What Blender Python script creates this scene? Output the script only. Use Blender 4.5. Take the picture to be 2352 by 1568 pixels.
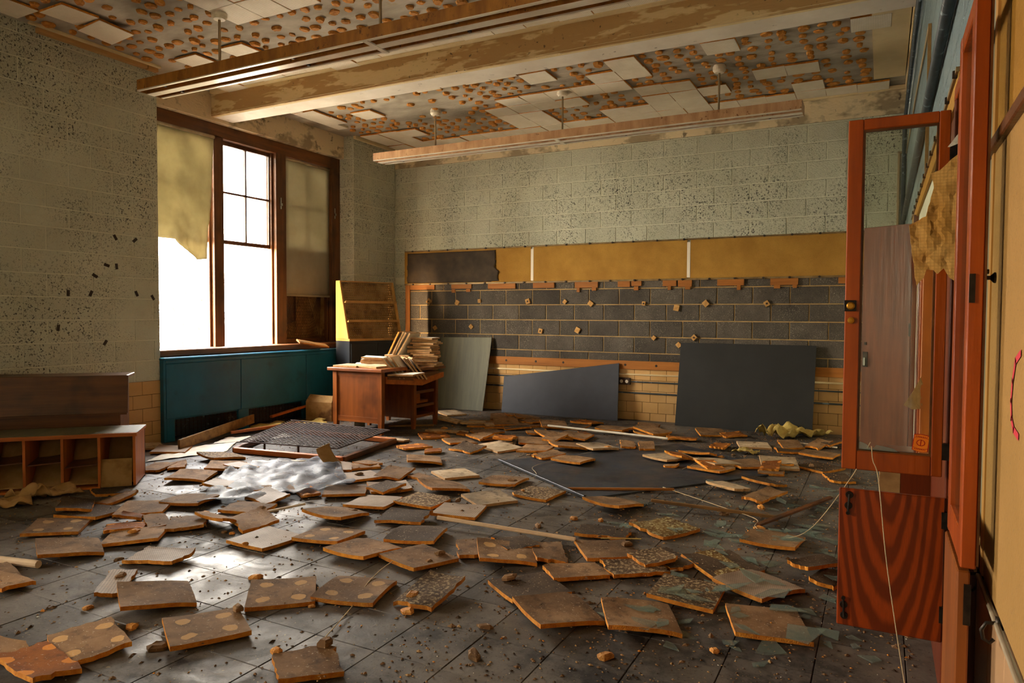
import bpy, bmesh, math, random
from mathutils import Vector, Matrix, noise, geometry
random.seed(7)
for o in list(bpy.data.objects): bpy.data.objects.remove(o)
sc = bpy.context.scene
col = sc.collection
PI = math.pi

# ---------------------------------------------------------------- camera
CAM = Vector((6.459, -8.634, 1.307)); YAW, PITCH, ROLL, FPX = -.4793, -.0368, .0047, 1630.87
Fv = Vector((math.sin(YAW)*math.cos(PITCH), math.cos(YAW)*math.cos(PITCH), math.sin(PITCH)))
R0 = Vector((math.cos(YAW), -math.sin(YAW), 0)); U0 = R0.cross(Fv)
Rv = R0*math.cos(ROLL)+U0*math.sin(ROLL); Uv = U0*math.cos(ROLL)-R0*math.sin(ROLL)
cd = bpy.data.cameras.new('camera'); co = bpy.data.objects.new('camera', cd); col.objects.link(co)
cd.sensor_width = 36; cd.lens = FPX/2352*36; cd.clip_start = .05; cd.clip_end = 400
co.matrix_world = Matrix(((Rv.x, Uv.x, -Fv.x, CAM.x), (Rv.y, Uv.y, -Fv.y, CAM.y), (Rv.z, Uv.z, -Fv.z, CAM.z), (0, 0, 0, 1)))
sc.camera = co
def inview(p, m=60):
    d = Vector(p)-CAM; z = d.dot(Fv)
    if z < .2: return False
    u = 1176+FPX*d.dot(Rv)/z; v = 784-FPX*d.dot(Uv)/z
    return -m < u < 2352+m and -m < v < 1568+m

# ---------------------------------------------------------------- world, lights, exposure
sc.view_settings.view_transform = 'Standard'; sc.view_settings.look = 'None'
sc.view_settings.gamma = 1; sc.view_settings.use_curve_mapping = False
sc.view_settings.exposure = 3.5
w = bpy.data.worlds.new('world'); sc.world = w; w.use_nodes = True
wn = w.node_tree.nodes; wl = w.node_tree.links; wn.clear()
wo = wn.new('ShaderNodeOutputWorld'); wb = wn.new('ShaderNodeBackground')
tc = wn.new('ShaderNodeTexCoord'); sx = wn.new('ShaderNodeSeparateXYZ'); cr = wn.new('ShaderNodeValToRGB')
wl.new(tc.outputs['Generated'], sx.inputs[0]); wl.new(sx.outputs['Z'], cr.inputs[0])
cr.color_ramp.elements[0].position = 0; cr.color_ramp.elements[0].color = (1, .87, .67, 1)
cr.color_ramp.elements[1].position = .6; cr.color_ramp.elements[1].color = (.97, .95, .93, 1)
wl.new(cr.outputs[0], wb.inputs[0]); wb.inputs[1].default_value = 6.5; wl.new(wb.outputs[0], wo.inputs[0])
def portal(name, loc, sy, sz):       # emits nothing itself: only guides sampling of the sky through an opening in the window wall
    l = bpy.data.lights.new(name, 'AREA'); l.shape = 'RECTANGLE'; l.size = sz; l.size_y = sy; l.energy = 0
    l.cycles.is_portal = True
    o = bpy.data.objects.new(name, l); col.objects.link(o); o.location = loc; o.rotation_euler = (0, -PI/2, 0)
portal('window_portal', (-.5, -2.43, 2.15), 3.0, 2.7)
portal('window_left_offscreen', (-.5, -9.75, 2.15), 1.1, 2.6)   # the window wall goes on behind the viewer: it lights all that faces the camera in the photograph
sl = bpy.data.lights.new('sun_offscreen', 'SUN'); sl.energy = 9; sl.color = (1, .68, .36); sl.angle = math.radians(24)
so = bpy.data.objects.new('sun_offscreen', sl); col.objects.link(so)
so.rotation_euler = Vector((.22, .96, -.16)).to_track_quat('-Z', 'Y').to_euler()

# ---------------------------------------------------------------- materials
def lin(h):
    if not isinstance(h, int): return tuple(h)+((1,) if len(h) == 3 else ())
    c = [(h >> 16 & 255)/255, (h >> 8 & 255)/255, (h & 255)/255]
    return tuple(x/12.92 if x <= .04045 else ((x+.055)/1.055)**2.4 for x in c)+(1,)
MATS = {}
class NT:
    def __init__(s, name):
        s.m = bpy.data.materials.new(name); s.m.use_nodes = True; s.t = s.m.node_tree; s.n = s.t.nodes
        s.b = s.n['Principled BSDF']; s.out = s.n['Material Output']; MATS[name] = s.m
    def new(s, ty, **k):
        n = s.n.new(ty)
        for a, v in k.items(): setattr(n, a, v)
        return n
    def L(s, a, b): s.t.links.new(a, b)
    def coord(s, kind, st=(1, 1, 1)):
        if kind == 'W': o = s.new('ShaderNodeNewGeometry').outputs['Position']
        else: o = s.new('ShaderNodeTexCoord').outputs['Object']
        mp = s.new('ShaderNodeMapping'); mp.inputs['Scale'].default_value = st; s.L(o, mp.inputs[0])
        return mp.outputs[0]
    def noise(s, vec, scale, lo=.35, hi=.65, detail=4, rough=.6, dist=0):
        n = s.new('ShaderNodeTexNoise'); n.inputs['Scale'].default_value = scale; n.inputs['Detail'].default_value = detail
        n.inputs['Roughness'].default_value = rough; n.inputs['Distortion'].default_value = dist; s.L(vec, n.inputs['Vector'])
        r = s.new('ShaderNodeMapRange'); r.inputs[1].default_value = lo; r.inputs[2].default_value = hi; s.L(n.outputs['Fac'], r.inputs[0])
        return r.outputs[0]
    def mix(s, f, a, b, bt='MIX'):
        m = s.new('ShaderNodeMix', data_type='RGBA', blend_type=bt)
        for i, v in ((0, f), (6, a), (7, b)):
            if hasattr(v, 'links') or isinstance(v, bpy.types.NodeSocket): s.L(v, m.inputs[i])
            else: m.inputs[i].default_value = v
        return m.outputs[2]
    def math(s, op, a, b):
        m = s.new('ShaderNodeMath', operation=op)
        for i, v in enumerate((a, b)):
            if isinstance(v, bpy.types.NodeSocket): s.L(v, m.inputs[i])
            else: m.inputs[i].default_value = v
        return m.outputs[0]
def mk(name, c1, c2=None, scale=5, lo=.35, hi=.65, rough=.75, r2=None, bump=0, bscale=40, coord='W', st=(1, 1, 1), metal=0, specks=(), rnd=0, spec=.4, sheen=0):
    t = NT(name); v = t.coord(coord, st); v1 = t.coord(coord)
    c = lin(c1); f = None
    if c2 is not None:
        f = t.noise(v, scale, lo, hi); c = t.mix(f, lin(c1), lin(c2))
    for sp in specks:
        sc_, ss, l, h = sp[:4]; m = t.noise(v1 if len(sp) < 6 else t.coord(coord, sp[5]), ss, l, h, 3)
        if len(sp) > 4 and sp[4]: m = t.math('MULTIPLY', m, t.noise(v1, sp[4], .38, .62, 2))
        c = t.mix(m, c, lin(sc_))
    if rnd:
        oi = t.new('ShaderNodeObjectInfo'); mr = t.new('ShaderNodeMapRange'); mr.inputs[3].default_value = 1-rnd; mr.inputs[4].default_value = 1+rnd*.6
        t.L(oi.outputs['Random'], mr.inputs[0])
        g = t.new('ShaderNodeCombineColor')
        for i in range(3): t.L(mr.outputs[0], g.inputs[i])
        c = t.mix(1.0, c, g.outputs[0], 'MULTIPLY')
    if isinstance(c, bpy.types.NodeSocket): t.L(c, t.b.inputs['Base Color'])
    else: t.b.inputs['Base Color'].default_value = c
    t.b.inputs['Roughness'].default_value = rough
    if r2 is not None:
        rr = t.noise(v1, scale*1.7+1, .35, .65); mr = t.new('ShaderNodeMapRange'); mr.inputs[3].default_value = rough; mr.inputs[4].default_value = r2
        t.L(rr, mr.inputs[0]); t.L(mr.outputs[0], t.b.inputs['Roughness'])
    t.b.inputs['Metallic'].default_value = metal; t.b.inputs['Specular IOR Level'].default_value = spec
    if bump:
        n = t.new('ShaderNodeTexNoise'); n.inputs['Scale'].default_value = bscale; n.inputs['Detail'].default_value = 4; t.L(v, n.inputs['Vector'])
        bp = t.new('ShaderNodeBump'); bp.inputs['Strength'].default_value = bump; bp.inputs['Distance'].default_value = .01
        t.L(n.outputs['Fac'], bp.inputs['Height']); t.L(bp.outputs[0], t.b.inputs['Normal'])
    return t.m
def wood(name, c1, c2, axis=2, rough=.4, sc_=14, dark=None, spec=.4):
    st = [1, 1, 1]; st[axis] = .07
    sp = [(dark, 2.5, .5, .75)] if dark is not None else []
    return mk(name, c1, c2, sc_*1.4, .3, .7, rough, None, .15, 60, 'O', tuple(st), specks=sp, rnd=.12, spec=spec)
def glass(name, tint=(.9, .95, .95), gl=.06, rough=.02, dirt=None):
    t = NT(name); tr = t.new('ShaderNodeBsdfTransparent'); tr.inputs[0].default_value = tint+(1,)
    g = t.new('ShaderNodeBsdfGlossy'); g.inputs['Roughness'].default_value = rough
    fr = t.new('ShaderNodeFresnel'); fr.inputs[0].default_value = 1.45
    a = t.new('ShaderNodeMath', operation='MULTIPLY_ADD'); a.inputs[1].default_value = .9; a.inputs[2].default_value = gl-.03; t.L(fr.outputs[0], a.inputs[0])
    mx = t.new('ShaderNodeMixShader'); t.L(a.outputs[0], mx.inputs[0]); t.L(tr.outputs[0], mx.inputs[1]); t.L(g.outputs[0], mx.inputs[2])
    o = mx.outputs[0]
    if dirt:
        d = t.new('ShaderNodeBsdfDiffuse'); d.inputs[0].default_value = lin(dirt); m2 = t.new('ShaderNodeMixShader')
        f = t.math('MULTIPLY', t.noise(t.coord('W'), 9, .4, .8), .08); t.L(f, m2.inputs[0]); t.L(o, m2.inputs[1]); t.L(d.outputs[0], m2.inputs[2]); o = m2.outputs[0]
    t.L(o, t.out.inputs[0]); return t.m
def sheet(name, c1, c2, scale=6, transl=.35, bump=.3, bscale=14, rough=.8, specks=(), st=(1, 1, 1)):
    m = mk(name, c1, c2, scale, rough=rough, bump=bump, bscale=bscale, coord='O', specks=specks, st=st)
    t = m.node_tree; b = t.nodes['Principled BSDF']; out = t.nodes['Material Output']
    tr = t.nodes.new('ShaderNodeBsdfTranslucent'); mx = t.nodes.new('ShaderNodeMixShader'); mx.inputs[0].default_value = transl
    src = b.inputs['Base Color'].links[0].from_socket; t.links.new(src, tr.inputs[0])
    t.links.new(b.outputs[0], mx.inputs[1]); t.links.new(tr.outputs[0], mx.inputs[2]); t.links.new(mx.outputs[0], out.inputs[0])
    return m

mk('paint_block', 0xC9C8B2, 0xBAB9A2, 1.2, rough=.55, bump=.9, bscale=90, rnd=.05,
   specks=[(0x45413A, 55, .565, .62, 1.3), (0x33302A, 95, .585, .64, 2.1), (0xB7B49A, 4, .6, .8)])
mk('paint_mortar', 0xDAD8C2, 0xC8C6AE, 6, rough=.6, bump=.3, bscale=60)
mk('blue_block', 0x74868A, 0x66777A, 1.3, rough=.5, bump=.8, bscale=80, rnd=.05, specks=[(0x4A5357, 70, .60, .66, 2)])
mk('cinder', 0x5E564C, 0x484038, 2.2, rough=.9, bump=1, bscale=120, rnd=.28, specks=[(0xB0A890, 130, .60, .68, 3), (0x23211F, 90, .6, .68)])
mk('cinder_mortar', 0xB4935E, 0x94784A, 7, rough=.95, bump=.6, bscale=70)
mk('glaze_tile', 0xC9A06A, 0xBD9055, 1.5, rough=.22, rnd=.07, bump=.04, bscale=8, spec=.5)
mk('tile_joint', 0x3A2C1A, 0x4A3820, 9, rough=.9)
mk('plaster', 0xDCC8A2, 0xA08E70, 2.2, .50, .58, rough=.8, bump=.5, bscale=30, st=(1, 1, 1.6), specks=[(0x6B5C48, 9, .58, .64, 1.7)])
mk('plaster_brown', 0xB48E5A, 0xD8BC8C, 2.6, .52, .56, rough=.75, bump=.3, bscale=20, st=(.6, 1, 2.5), specks=[(0xCDAF7A, 7, .60, .63, 1.0, (.5, 1, 2.2)), (0x5E4C36, 22, .62, .68, 1.2)])
mk('beam_white', 0xEEE4D6, 0xDCD0C0, 2.5, rough=.55, bump=.35, bscale=14, specks=[(0x9A8C7C, 12, .66, .70, 2.5)])
mk('cream_paint', 0xE6D0A2, 0xD8C090, 3, rough=.6, bump=.2, bscale=12)
mk('slab', 0xB8AE9E, 0x948A7A, 2.3, .38, .62, rough=.9, bump=.6, bscale=22, st=(.6, 1.4, 1), specks=[(0x5A4A38, 1.1, .58, .78), (0xA89878, 6, .60, .72, 2)])
mk('dab', 0xD69440, 0xB47226, 30, rough=.75, bump=.6, bscale=120, coord='O', rnd=.3)
mk('dab_wood', 0xC79A5C, 0xA87A3C, 20, rough=.8, coord='O', rnd=.15)
mk('trim_wood_pale', 0xC0935A, 0xA87C46, 5, rough=.6, st=(1, .1, 1))
wood('window_wood', 0x7A4A22, 0x4E2C14, 2, .45, dark=0x2E1A0C)
wood('window_wood_h', 0x7A4A22, 0x4E2C14, 1, .45, dark=0x2E1A0C)
sheet('shade_cloth', 0xB4AA8A, 0xA09678, 3, .30, .5, 7)
sheet('shade_cloth_flat', 0xA59C84, 0x978E76, 2.5, .22, .1, 20)
mk('metal_pale', 0xB8A88C, 0x9A8A70, 8, rough=.45, metal=.3)
mk('rust_side', 0xB5792C, 0x7E4D18, 10, .3, .7, rough=.5, st=(1, 1, .25), specks=[(0x4E2E10, 30, .58, .68, 4)])
mk('rust_peach', 0xCBA077, 0xA87A52, 12, .35, .65, rough=.5, st=(1, 1, .2), specks=[(0x7A4A22, 34, .6, .68, 4)])
mk('reflector', 0xECE4D4, 0xD8CCB8, 4, rough=.3, metal=.25, spec=.6)
mk('white_dull', 0xEADFCB, 0xD8CAB2, 6, rough=.5)
mk('teal', 0x14627E, 0x10526A, 2, rough=.38, bump=.03, bscale=30, specks=[(0x0E3442, 3, .6, .8)])
mk('dark_mesh', 0x2A221C, 0x4A3A2C, 20, rough=.5, metal=.6)
mk('cork', 0xB08436, 0x9C7028, 3, rough=.9, bump=.4, bscale=160, specks=[(0x7A5620, 120, .6, .7)])
mk('cork_near', 0xA67C42, 0x967036, 2.5, rough=.9, bump=.3, bscale=140, specks=[(0x8A6A3C, 130, .6, .7), (0x6E5636, 9, .76, .82)])
mk('cork_deep', 0x9E6E1C, 0x906416, 2.5, rough=.9, bump=.3, bscale=140)
mk('rail_tan', 0x8A7048, 0x6A5434, 9, rough=.5, metal=.3)
mk('clip_dark', 0x2E2620, 0x40342A, 40, rough=.5, metal=.5)
mk('white_strip', 0xE8DCC8, rough=.5)
mk('chalk_grey', 0x55523F, 0x656048, 3, rough=.6, st=(6, 1, .5), coord='O')
mk('slate_blue', 0x33333A, 0x2A2A30, 3, rough=.55, coord='O', bump=.03, bscale=200)
mk('slate_dark', 0x262524, 0x1E1D1C, 3, rough=.5, coord='O', bump=.03, bscale=200)
mk('slate_floor', 0x30343A, 0x24262A, 2.0, rough=.32, r2=.6, specks=[(0x5A5448, 60, .64, .72, 2)])
wood('furring', 0xA8661E, 0x88500F, 0, .7)
wood('furring_v', 0xA8661E, 0x88500F, 2, .7)
wood('desk_wood', 0x96521C, 0x6E3610, 2, .35, dark=0x4E260C)
wood('desk_wood_h', 0x96521C, 0x6E3610, 0, .35, dark=0x4E260C)
wood('desk_wood_y', 0x7E4A20, 0x5E3412, 1, .4)
wood('dark_wood', 0x70401A, 0x4A280E, 0, .35, dark=0x241208)
wood('orange_wood', 0xC06A20, 0x9A4E12, 0, .5)
wood('orange_wood_v', 0xC06A20, 0x9A4E12, 2, .5)
wood('red_wood', 0xAC4A08, 0x843204, 2, .28, 16, spec=.5)
wood('red_wood_h', 0xA44408, 0x7C2C04, 0, .28, 16, spec=.5)
wood('red_wood_dark', 0x74300E, 0x521C06, 2, .3, 16, spec=.5)
wood('tall_door_wood', 0x7A4024, 0x562A14, 2, .32, 20, spec=.35)
wood('light_wood', 0xA8834E, 0x8A6638, 1, .6)
wood('plank_wood', 0x9A7038, 0x6E4A20, 0, .7, dark=0x4A3216)
wood('rack_wood', 0xC4924C, 0xB07E3A, 2, .5)
mk('rack_base', 0x26282C, 0x1E2022, 4, rough=.4)
mk('cardboard', 0x9A7848, 0x7A5828, 6, .4, .6, rough=.9, bump=.2, coord='O', specks=[(0x5E3E1C, 5, .55, .65)])
mk('rusty_iron', 0x2A1C14, 0x3E2818, 14, rough=.8, metal=0)
mk('iron_dark', 0x241E1A, 0x3A322A, 30, rough=.4, metal=.7)
mk('brass', 0xC48A2C, 0xA8701C, 30, rough=.35, metal=.8)
mk('chrome', 0xC8C8C4, rough=.2, metal=.9)
mk('pipe_grey', 0x3E464A, 0x30373A, 10, rough=.5, specks=[(0x7A8A90, 14, .6, .7)])
mk('pipe_tan', 0xA08A68, rough=.6)
mk('string', 0xC8B088, rough=.9)
mk('tube_cream', 0xD8BC98, 0xC8A884, 8, rough=.45)
mk('paper_white', 0xE4DCCC, 0xD0C6B2, 5, rough=.85, coord='O')
mk('paper_tan', 0xB08A58, 0x94703E, 7, rough=.9, coord='O', bump=.3, bscale=12)
mk('insulation', 0xC8AE62, 0xA88A44, 12, rough=.95, bump=.8, bscale=40, coord='O')
mk('black_paper', 0x4A3C2C, 0x362C22, 5, rough=.85, bump=.5, bscale=10, coord='W')
mk('sticker_orange', 0xF08018, 0xE07010, 30, rough=.4)
mk('sticker_red', 0xA81008, rough=.4)
mk('graffiti_red', 0xC82838, rough=.7)
mk('grey_strip', 0x8E8A74, 0x827E68, 6, rough=.6)
mk('pink_tile', 0xC8A078, 0xB89068, 2, rough=.3, rnd=.03, spec=.5)
glass('pane_glass', (.93, .95, .95), .05, .03, 0xC8B898)
glass('door_glass', (.9, .92, .88), .04, .03, 0x8A7050)
_s = NT('shard_glass'); _r = _s.new('ShaderNodeBsdfTransparent'); _r.inputs[0].default_value = (.9, .95, .92, 1); _x = _s.new('ShaderNodeMixShader'); _x.inputs[0].default_value = .24
_s.b.inputs['Base Color'].default_value = lin(0x98A498); _s.b.inputs['Roughness'].default_value = .08; _s.L(_r.outputs[0], _x.inputs[1]); _s.L(_s.b.outputs[0], _x.inputs[2]); _s.L(_x.outputs[0], _s.out.inputs[0])
# clear film lying on the floor
_t = NT('plastic_film'); _tr = _t.new('ShaderNodeBsdfTransparent'); _tr.inputs[0].default_value = (.8, .82, .84, 1); _mx = _t.new('ShaderNodeMixShader')
_t.b.inputs['Base Color'].default_value = lin(0x8C8C92); _t.b.inputs['Roughness'].default_value = .5; _t.b.inputs['Specular IOR Level'].default_value = .25
_t.L(_t.noise(_t.coord('W'), 6, .2, .9), _mx.inputs[0]); _t.L(_tr.outputs[0], _mx.inputs[1]); _t.L(_t.b.outputs[0], _mx.inputs[2]); _t.L(_mx.outputs[0], _t.out.inputs[0])
# floor tile: dark grime over grey vinyl, wet sheen in patches
def floor_mat():
    t = NT('floor_vinyl'); v = t.coord('W')
    c = t.mix(t.noise(v, 1.1, .35, .65), lin(0x6C6257), lin(0x4E463E))
    oi = t.new('ShaderNodeObjectInfo'); mr = t.new('ShaderNodeMapRange'); mr.inputs[3].default_value = .75; mr.inputs[4].default_value = 1.15; t.L(oi.outputs['Random'], mr.inputs[0])
    g = t.new('ShaderNodeCombineColor'); [t.L(mr.outputs[0], g.inputs[i]) for i in range(3)]
    c = t.mix(1.0, c, g.outputs[0], 'MULTIPLY')
    m1 = t.math('MULTIPLY', t.noise(v, 6, .44, .60, 7, .72), t.noise(v, 1.1, .34, .58, 3)); c = t.mix(m1, c, lin(0x231B14))
    c = t.mix(t.math('MULTIPLY', t.noise(v, 70, .6, .68, 3), .7), c, lin(0x1E1812))
    c = t.mix(t.math('MULTIPLY', t.noise(v, 48, .66, .70, 2), .8), c, lin(0x8A7656))
    t.L(c, t.b.inputs['Base Color'])
    r = t.new('ShaderNodeMapRange'); r.inputs[3].default_value = .4; r.inputs[4].default_value = .8; t.L(t.noise(v, 2.2, .35, .62, 6, .65, .6), r.inputs[0])
    t.L(r.outputs[0], t.b.inputs['Roughness']); t.b.inputs['Specular IOR Level'].default_value = .34
    n = t.new('ShaderNodeTexNoise'); n.inputs['Scale'].default_value = 26; n.inputs['Detail'].default_value = 5; n.inputs['Distortion'].default_value = .8; t.L(v, n.inputs['Vector'])
    bp = t.new('ShaderNodeBump'); bp.inputs['Strength'].default_value = .35; bp.inputs['Distance'].default_value = .005; t.L(n.outputs['Fac'], bp.inputs['Height']); t.L(bp.outputs[0], t.b.inputs['Normal'])
floor_mat()
mk('floor_grout', 0x1C1612, 0x2A2018, 8, rough=.9)
# acoustic tile faces
def perf(name, c1, c2, dot, n=.0127, rough=.7):
    t = NT(name); o = t.coord('O', (1/n, 1/n, 1/n))
    fr = t.new('ShaderNodeVectorMath', operation='FRACTION'); t.L(o, fr.inputs[0])
    sb = t.new('ShaderNodeVectorMath', operation='SUBTRACT'); t.L(fr.outputs[0], sb.inputs[0]); sb.inputs[1].default_value = (.5, .5, .5)
    sp = t.new('ShaderNodeSeparateXYZ'); t.L(sb.outputs[0], sp.inputs[0])
    d = t.math('ADD', t.math('POWER', sp.outputs[0], 2), t.math('POWER', sp.outputs[1], 2))
    m = t.math('LESS_THAN', d, .05)
    c = t.mix(t.noise(t.coord('W'), 6), lin(c1), lin(c2)); c = t.mix(m, c, lin(dot)); t.L(c, t.b.inputs['Base Color']); t.b.inputs['Roughness'].default_value = rough
perf('tile_face', 0xF0E6D4, 0xE4D8C2, 0xB8A88C)
perf('tile_face_dirty', 0xA28A72, 0x846C54, 0x4A3826)
def tile_back(name, c1, c2, marks, grit=None, amt=1.0):
    t = NT(name); v = t.coord('W'); c = t.mix(t.noise(v, 6, .35, .65, 5), lin(c1), lin(c2))
    c = t.mix(t.math('MULTIPLY', t.noise(v, 2.4, .5, .7), .6), c, lin(0x3A2A1A)); c = t.mix(t.math('MULTIPLY', t.noise(v, 16, .52, .68, 6), .55), c, lin(0x2E2012))
    if marks:
        o = t.coord('O'); sp = t.new('ShaderNodeSeparateXYZ'); t.L(o, sp.inputs[0])
        ax = t.math('SUBTRACT', t.math('ABSOLUTE', sp.outputs[0], 0), .078); ay = t.math('SUBTRACT', t.math('ABSOLUTE', sp.outputs[1], 0), .08)
        d = t.math('SQRT', t.math('ADD', t.math('POWER', ax, 2), t.math('POWER', ay, 2)), 0)
        nz = t.noise(v, 14, 0, 1, 2); d2 = t.math('ADD', d, t.math('MULTIPLY', nz, .045))
        c = t.mix(t.math('MULTIPLY', t.math('LESS_THAN', d2, .052), .8*amt), c, lin(marks))
    if grit: c = t.mix(t.noise(v, 60, .5, .62, 4), c, lin(grit))
    c = t.mix(t.math('MULTIPLY', t.noise(v, 90, .66, .7, 2), .8), c, lin(0xC0A888))
    oi = t.new('ShaderNodeObjectInfo'); mr = t.new('ShaderNodeMapRange'); mr.inputs[3].default_value = .72; mr.inputs[4].default_value = 1.2; t.L(oi.outputs['Random'], mr.inputs[0])
    g = t.new('ShaderNodeCombineColor'); [t.L(mr.outputs[0], g.inputs[i]) for i in range(3)]
    c = t.mix(1.0, c, g.outputs[0], 'MULTIPLY')
    t.L(c, t.b.inputs['Base Color']); t.b.inputs['Roughness'].default_value = .85; t.b.inputs['Specular IOR Level'].default_value = .15
    n = t.new('ShaderNodeTexNoise'); n.inputs['Scale'].default_value = 70; n.inputs['Detail'].default_value = 5; t.L(v, n.inputs['Vector'])
    bp = t.new('ShaderNodeBump'); bp.inputs['Strength'].default_value = .5; bp.inputs['Distance'].default_value = .004; t.L(n.outputs['Fac'], bp.inputs['Height']); t.L(bp.outputs[0], t.b.inputs['Normal'])
tile_back('back_brown', 0x967350, 0x745434, 0)
tile_back('back_spots', 0x967350, 0x785838, 0xC89A60)
tile_back('back_dark', 0x564432, 0x40301F, 0)
tile_back('back_light', 0xC4AC8C, 0xA68C6A, 0)
tile_back('back_grit', 0x6A5136, 0x4E3A26, 0, 0xA88E68)
tile_back('back_moss', 0x7A5A24, 0x5A3C14, 0, 0xB0A070)
tile_back('back_orange', 0x9A5A1C, 0x7E4412, 0xE08A2C)
mk('fibre_edge', 0xD8902C, 0xB86A18, 30, rough=.9, bump=.5, bscale=150, rnd=.25)
mk('fibre_edge_pale', 0xC9A070, 0xB08450, 30, rough=.9, rnd=.15)
mk('snow_roof', 0xD8DCE4, 0xC8CCD8, 2, rough=.8)
mk('blue_roof', 0x4E5C74, 0x424E64, 2, rough=.8)
mk('far_brick', 0x8A5A4A, 0x744A3E, 6, rough=.9)
mk('far_white', 0xDCDCDC, rough=.7)
mk('far_window', 0x2A323C, rough=.3)
mk('bark', 0x3E342A, 0x2E261E, 8, rough=.9)
mk('twig', 0x4E3A30, 0x3E2E26, 8, rough=.9)
mk('outside_ground', 0x9A9486, 0x7E7868, .4, rough=.9)
mk('oak_dummy', 0x9A3808)
def oak():
    t = NT('oak_door'); o = t.coord('O', (1, 1, 1))
    mp = t.new('ShaderNodeMapping'); mp.inputs['Location'].default_value = (-.72, 0, -.60); mp.inputs['Scale'].default_value = (5.2, .6, .95); s0 = t.new('ShaderNodeTexCoord').outputs['Object']; t.L(s0, mp.inputs[0])
    mp.vector_type = 'POINT'
    wv = t.new('ShaderNodeTexWave', wave_type='RINGS', rings_direction='SPHERICAL'); wv.inputs['Scale'].default_value = 2.6; wv.inputs['Distortion'].default_value = 3.0; wv.inputs['Detail'].default_value = 3; wv.inputs['Detail Scale'].default_value = 1.2
    t.L(mp.outputs[0], wv.inputs['Vector'])
    r = t.new('ShaderNodeMapRange'); r.inputs[1].default_value = .25; r.inputs[2].default_value = .8; t.L(wv.outputs['Fac'], r.inputs[0])
    c = t.mix(r.outputs[0], lin(0x6A2404), lin(0x983A08))
    c = t.mix(t.math('MULTIPLY', t.noise(t.coord('O', (30, 30, 2)), 14, .4, .7), .35), c, lin(0x4A1802))
    t.L(c, t.b.inputs['Base Color']); t.b.inputs['Roughness'].default_value = .32
oak()
def gridpaper():
    t = NT('grid_paper'); v = t.coord('O')
    c = t.mix(t.noise(v, 9), lin(0xD8A85C), lin(0xC08A3A)); c = t.mix(t.noise(v, 5, .56, .66), c, lin(0xA86A14))
    fr = t.new('ShaderNodeVectorMath', operation='FRACTION'); t.L(t.coord('O', (110, 110, 110)), fr.inputs[0]); sp = t.new('ShaderNodeSeparateXYZ'); t.L(fr.outputs[0], sp.inputs[0])
    m = t.math('MAXIMUM', t.math('LESS_THAN', sp.outputs[0], .12), t.math('LESS_THAN', sp.outputs[2], .12)); c = t.mix(t.math('MULTIPLY', m, .4), c, lin(0x6E4A18))
    t.L(c, t.b.inputs['Base Color']); t.b.inputs['Roughness'].default_value = .85
gridpaper()
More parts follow.
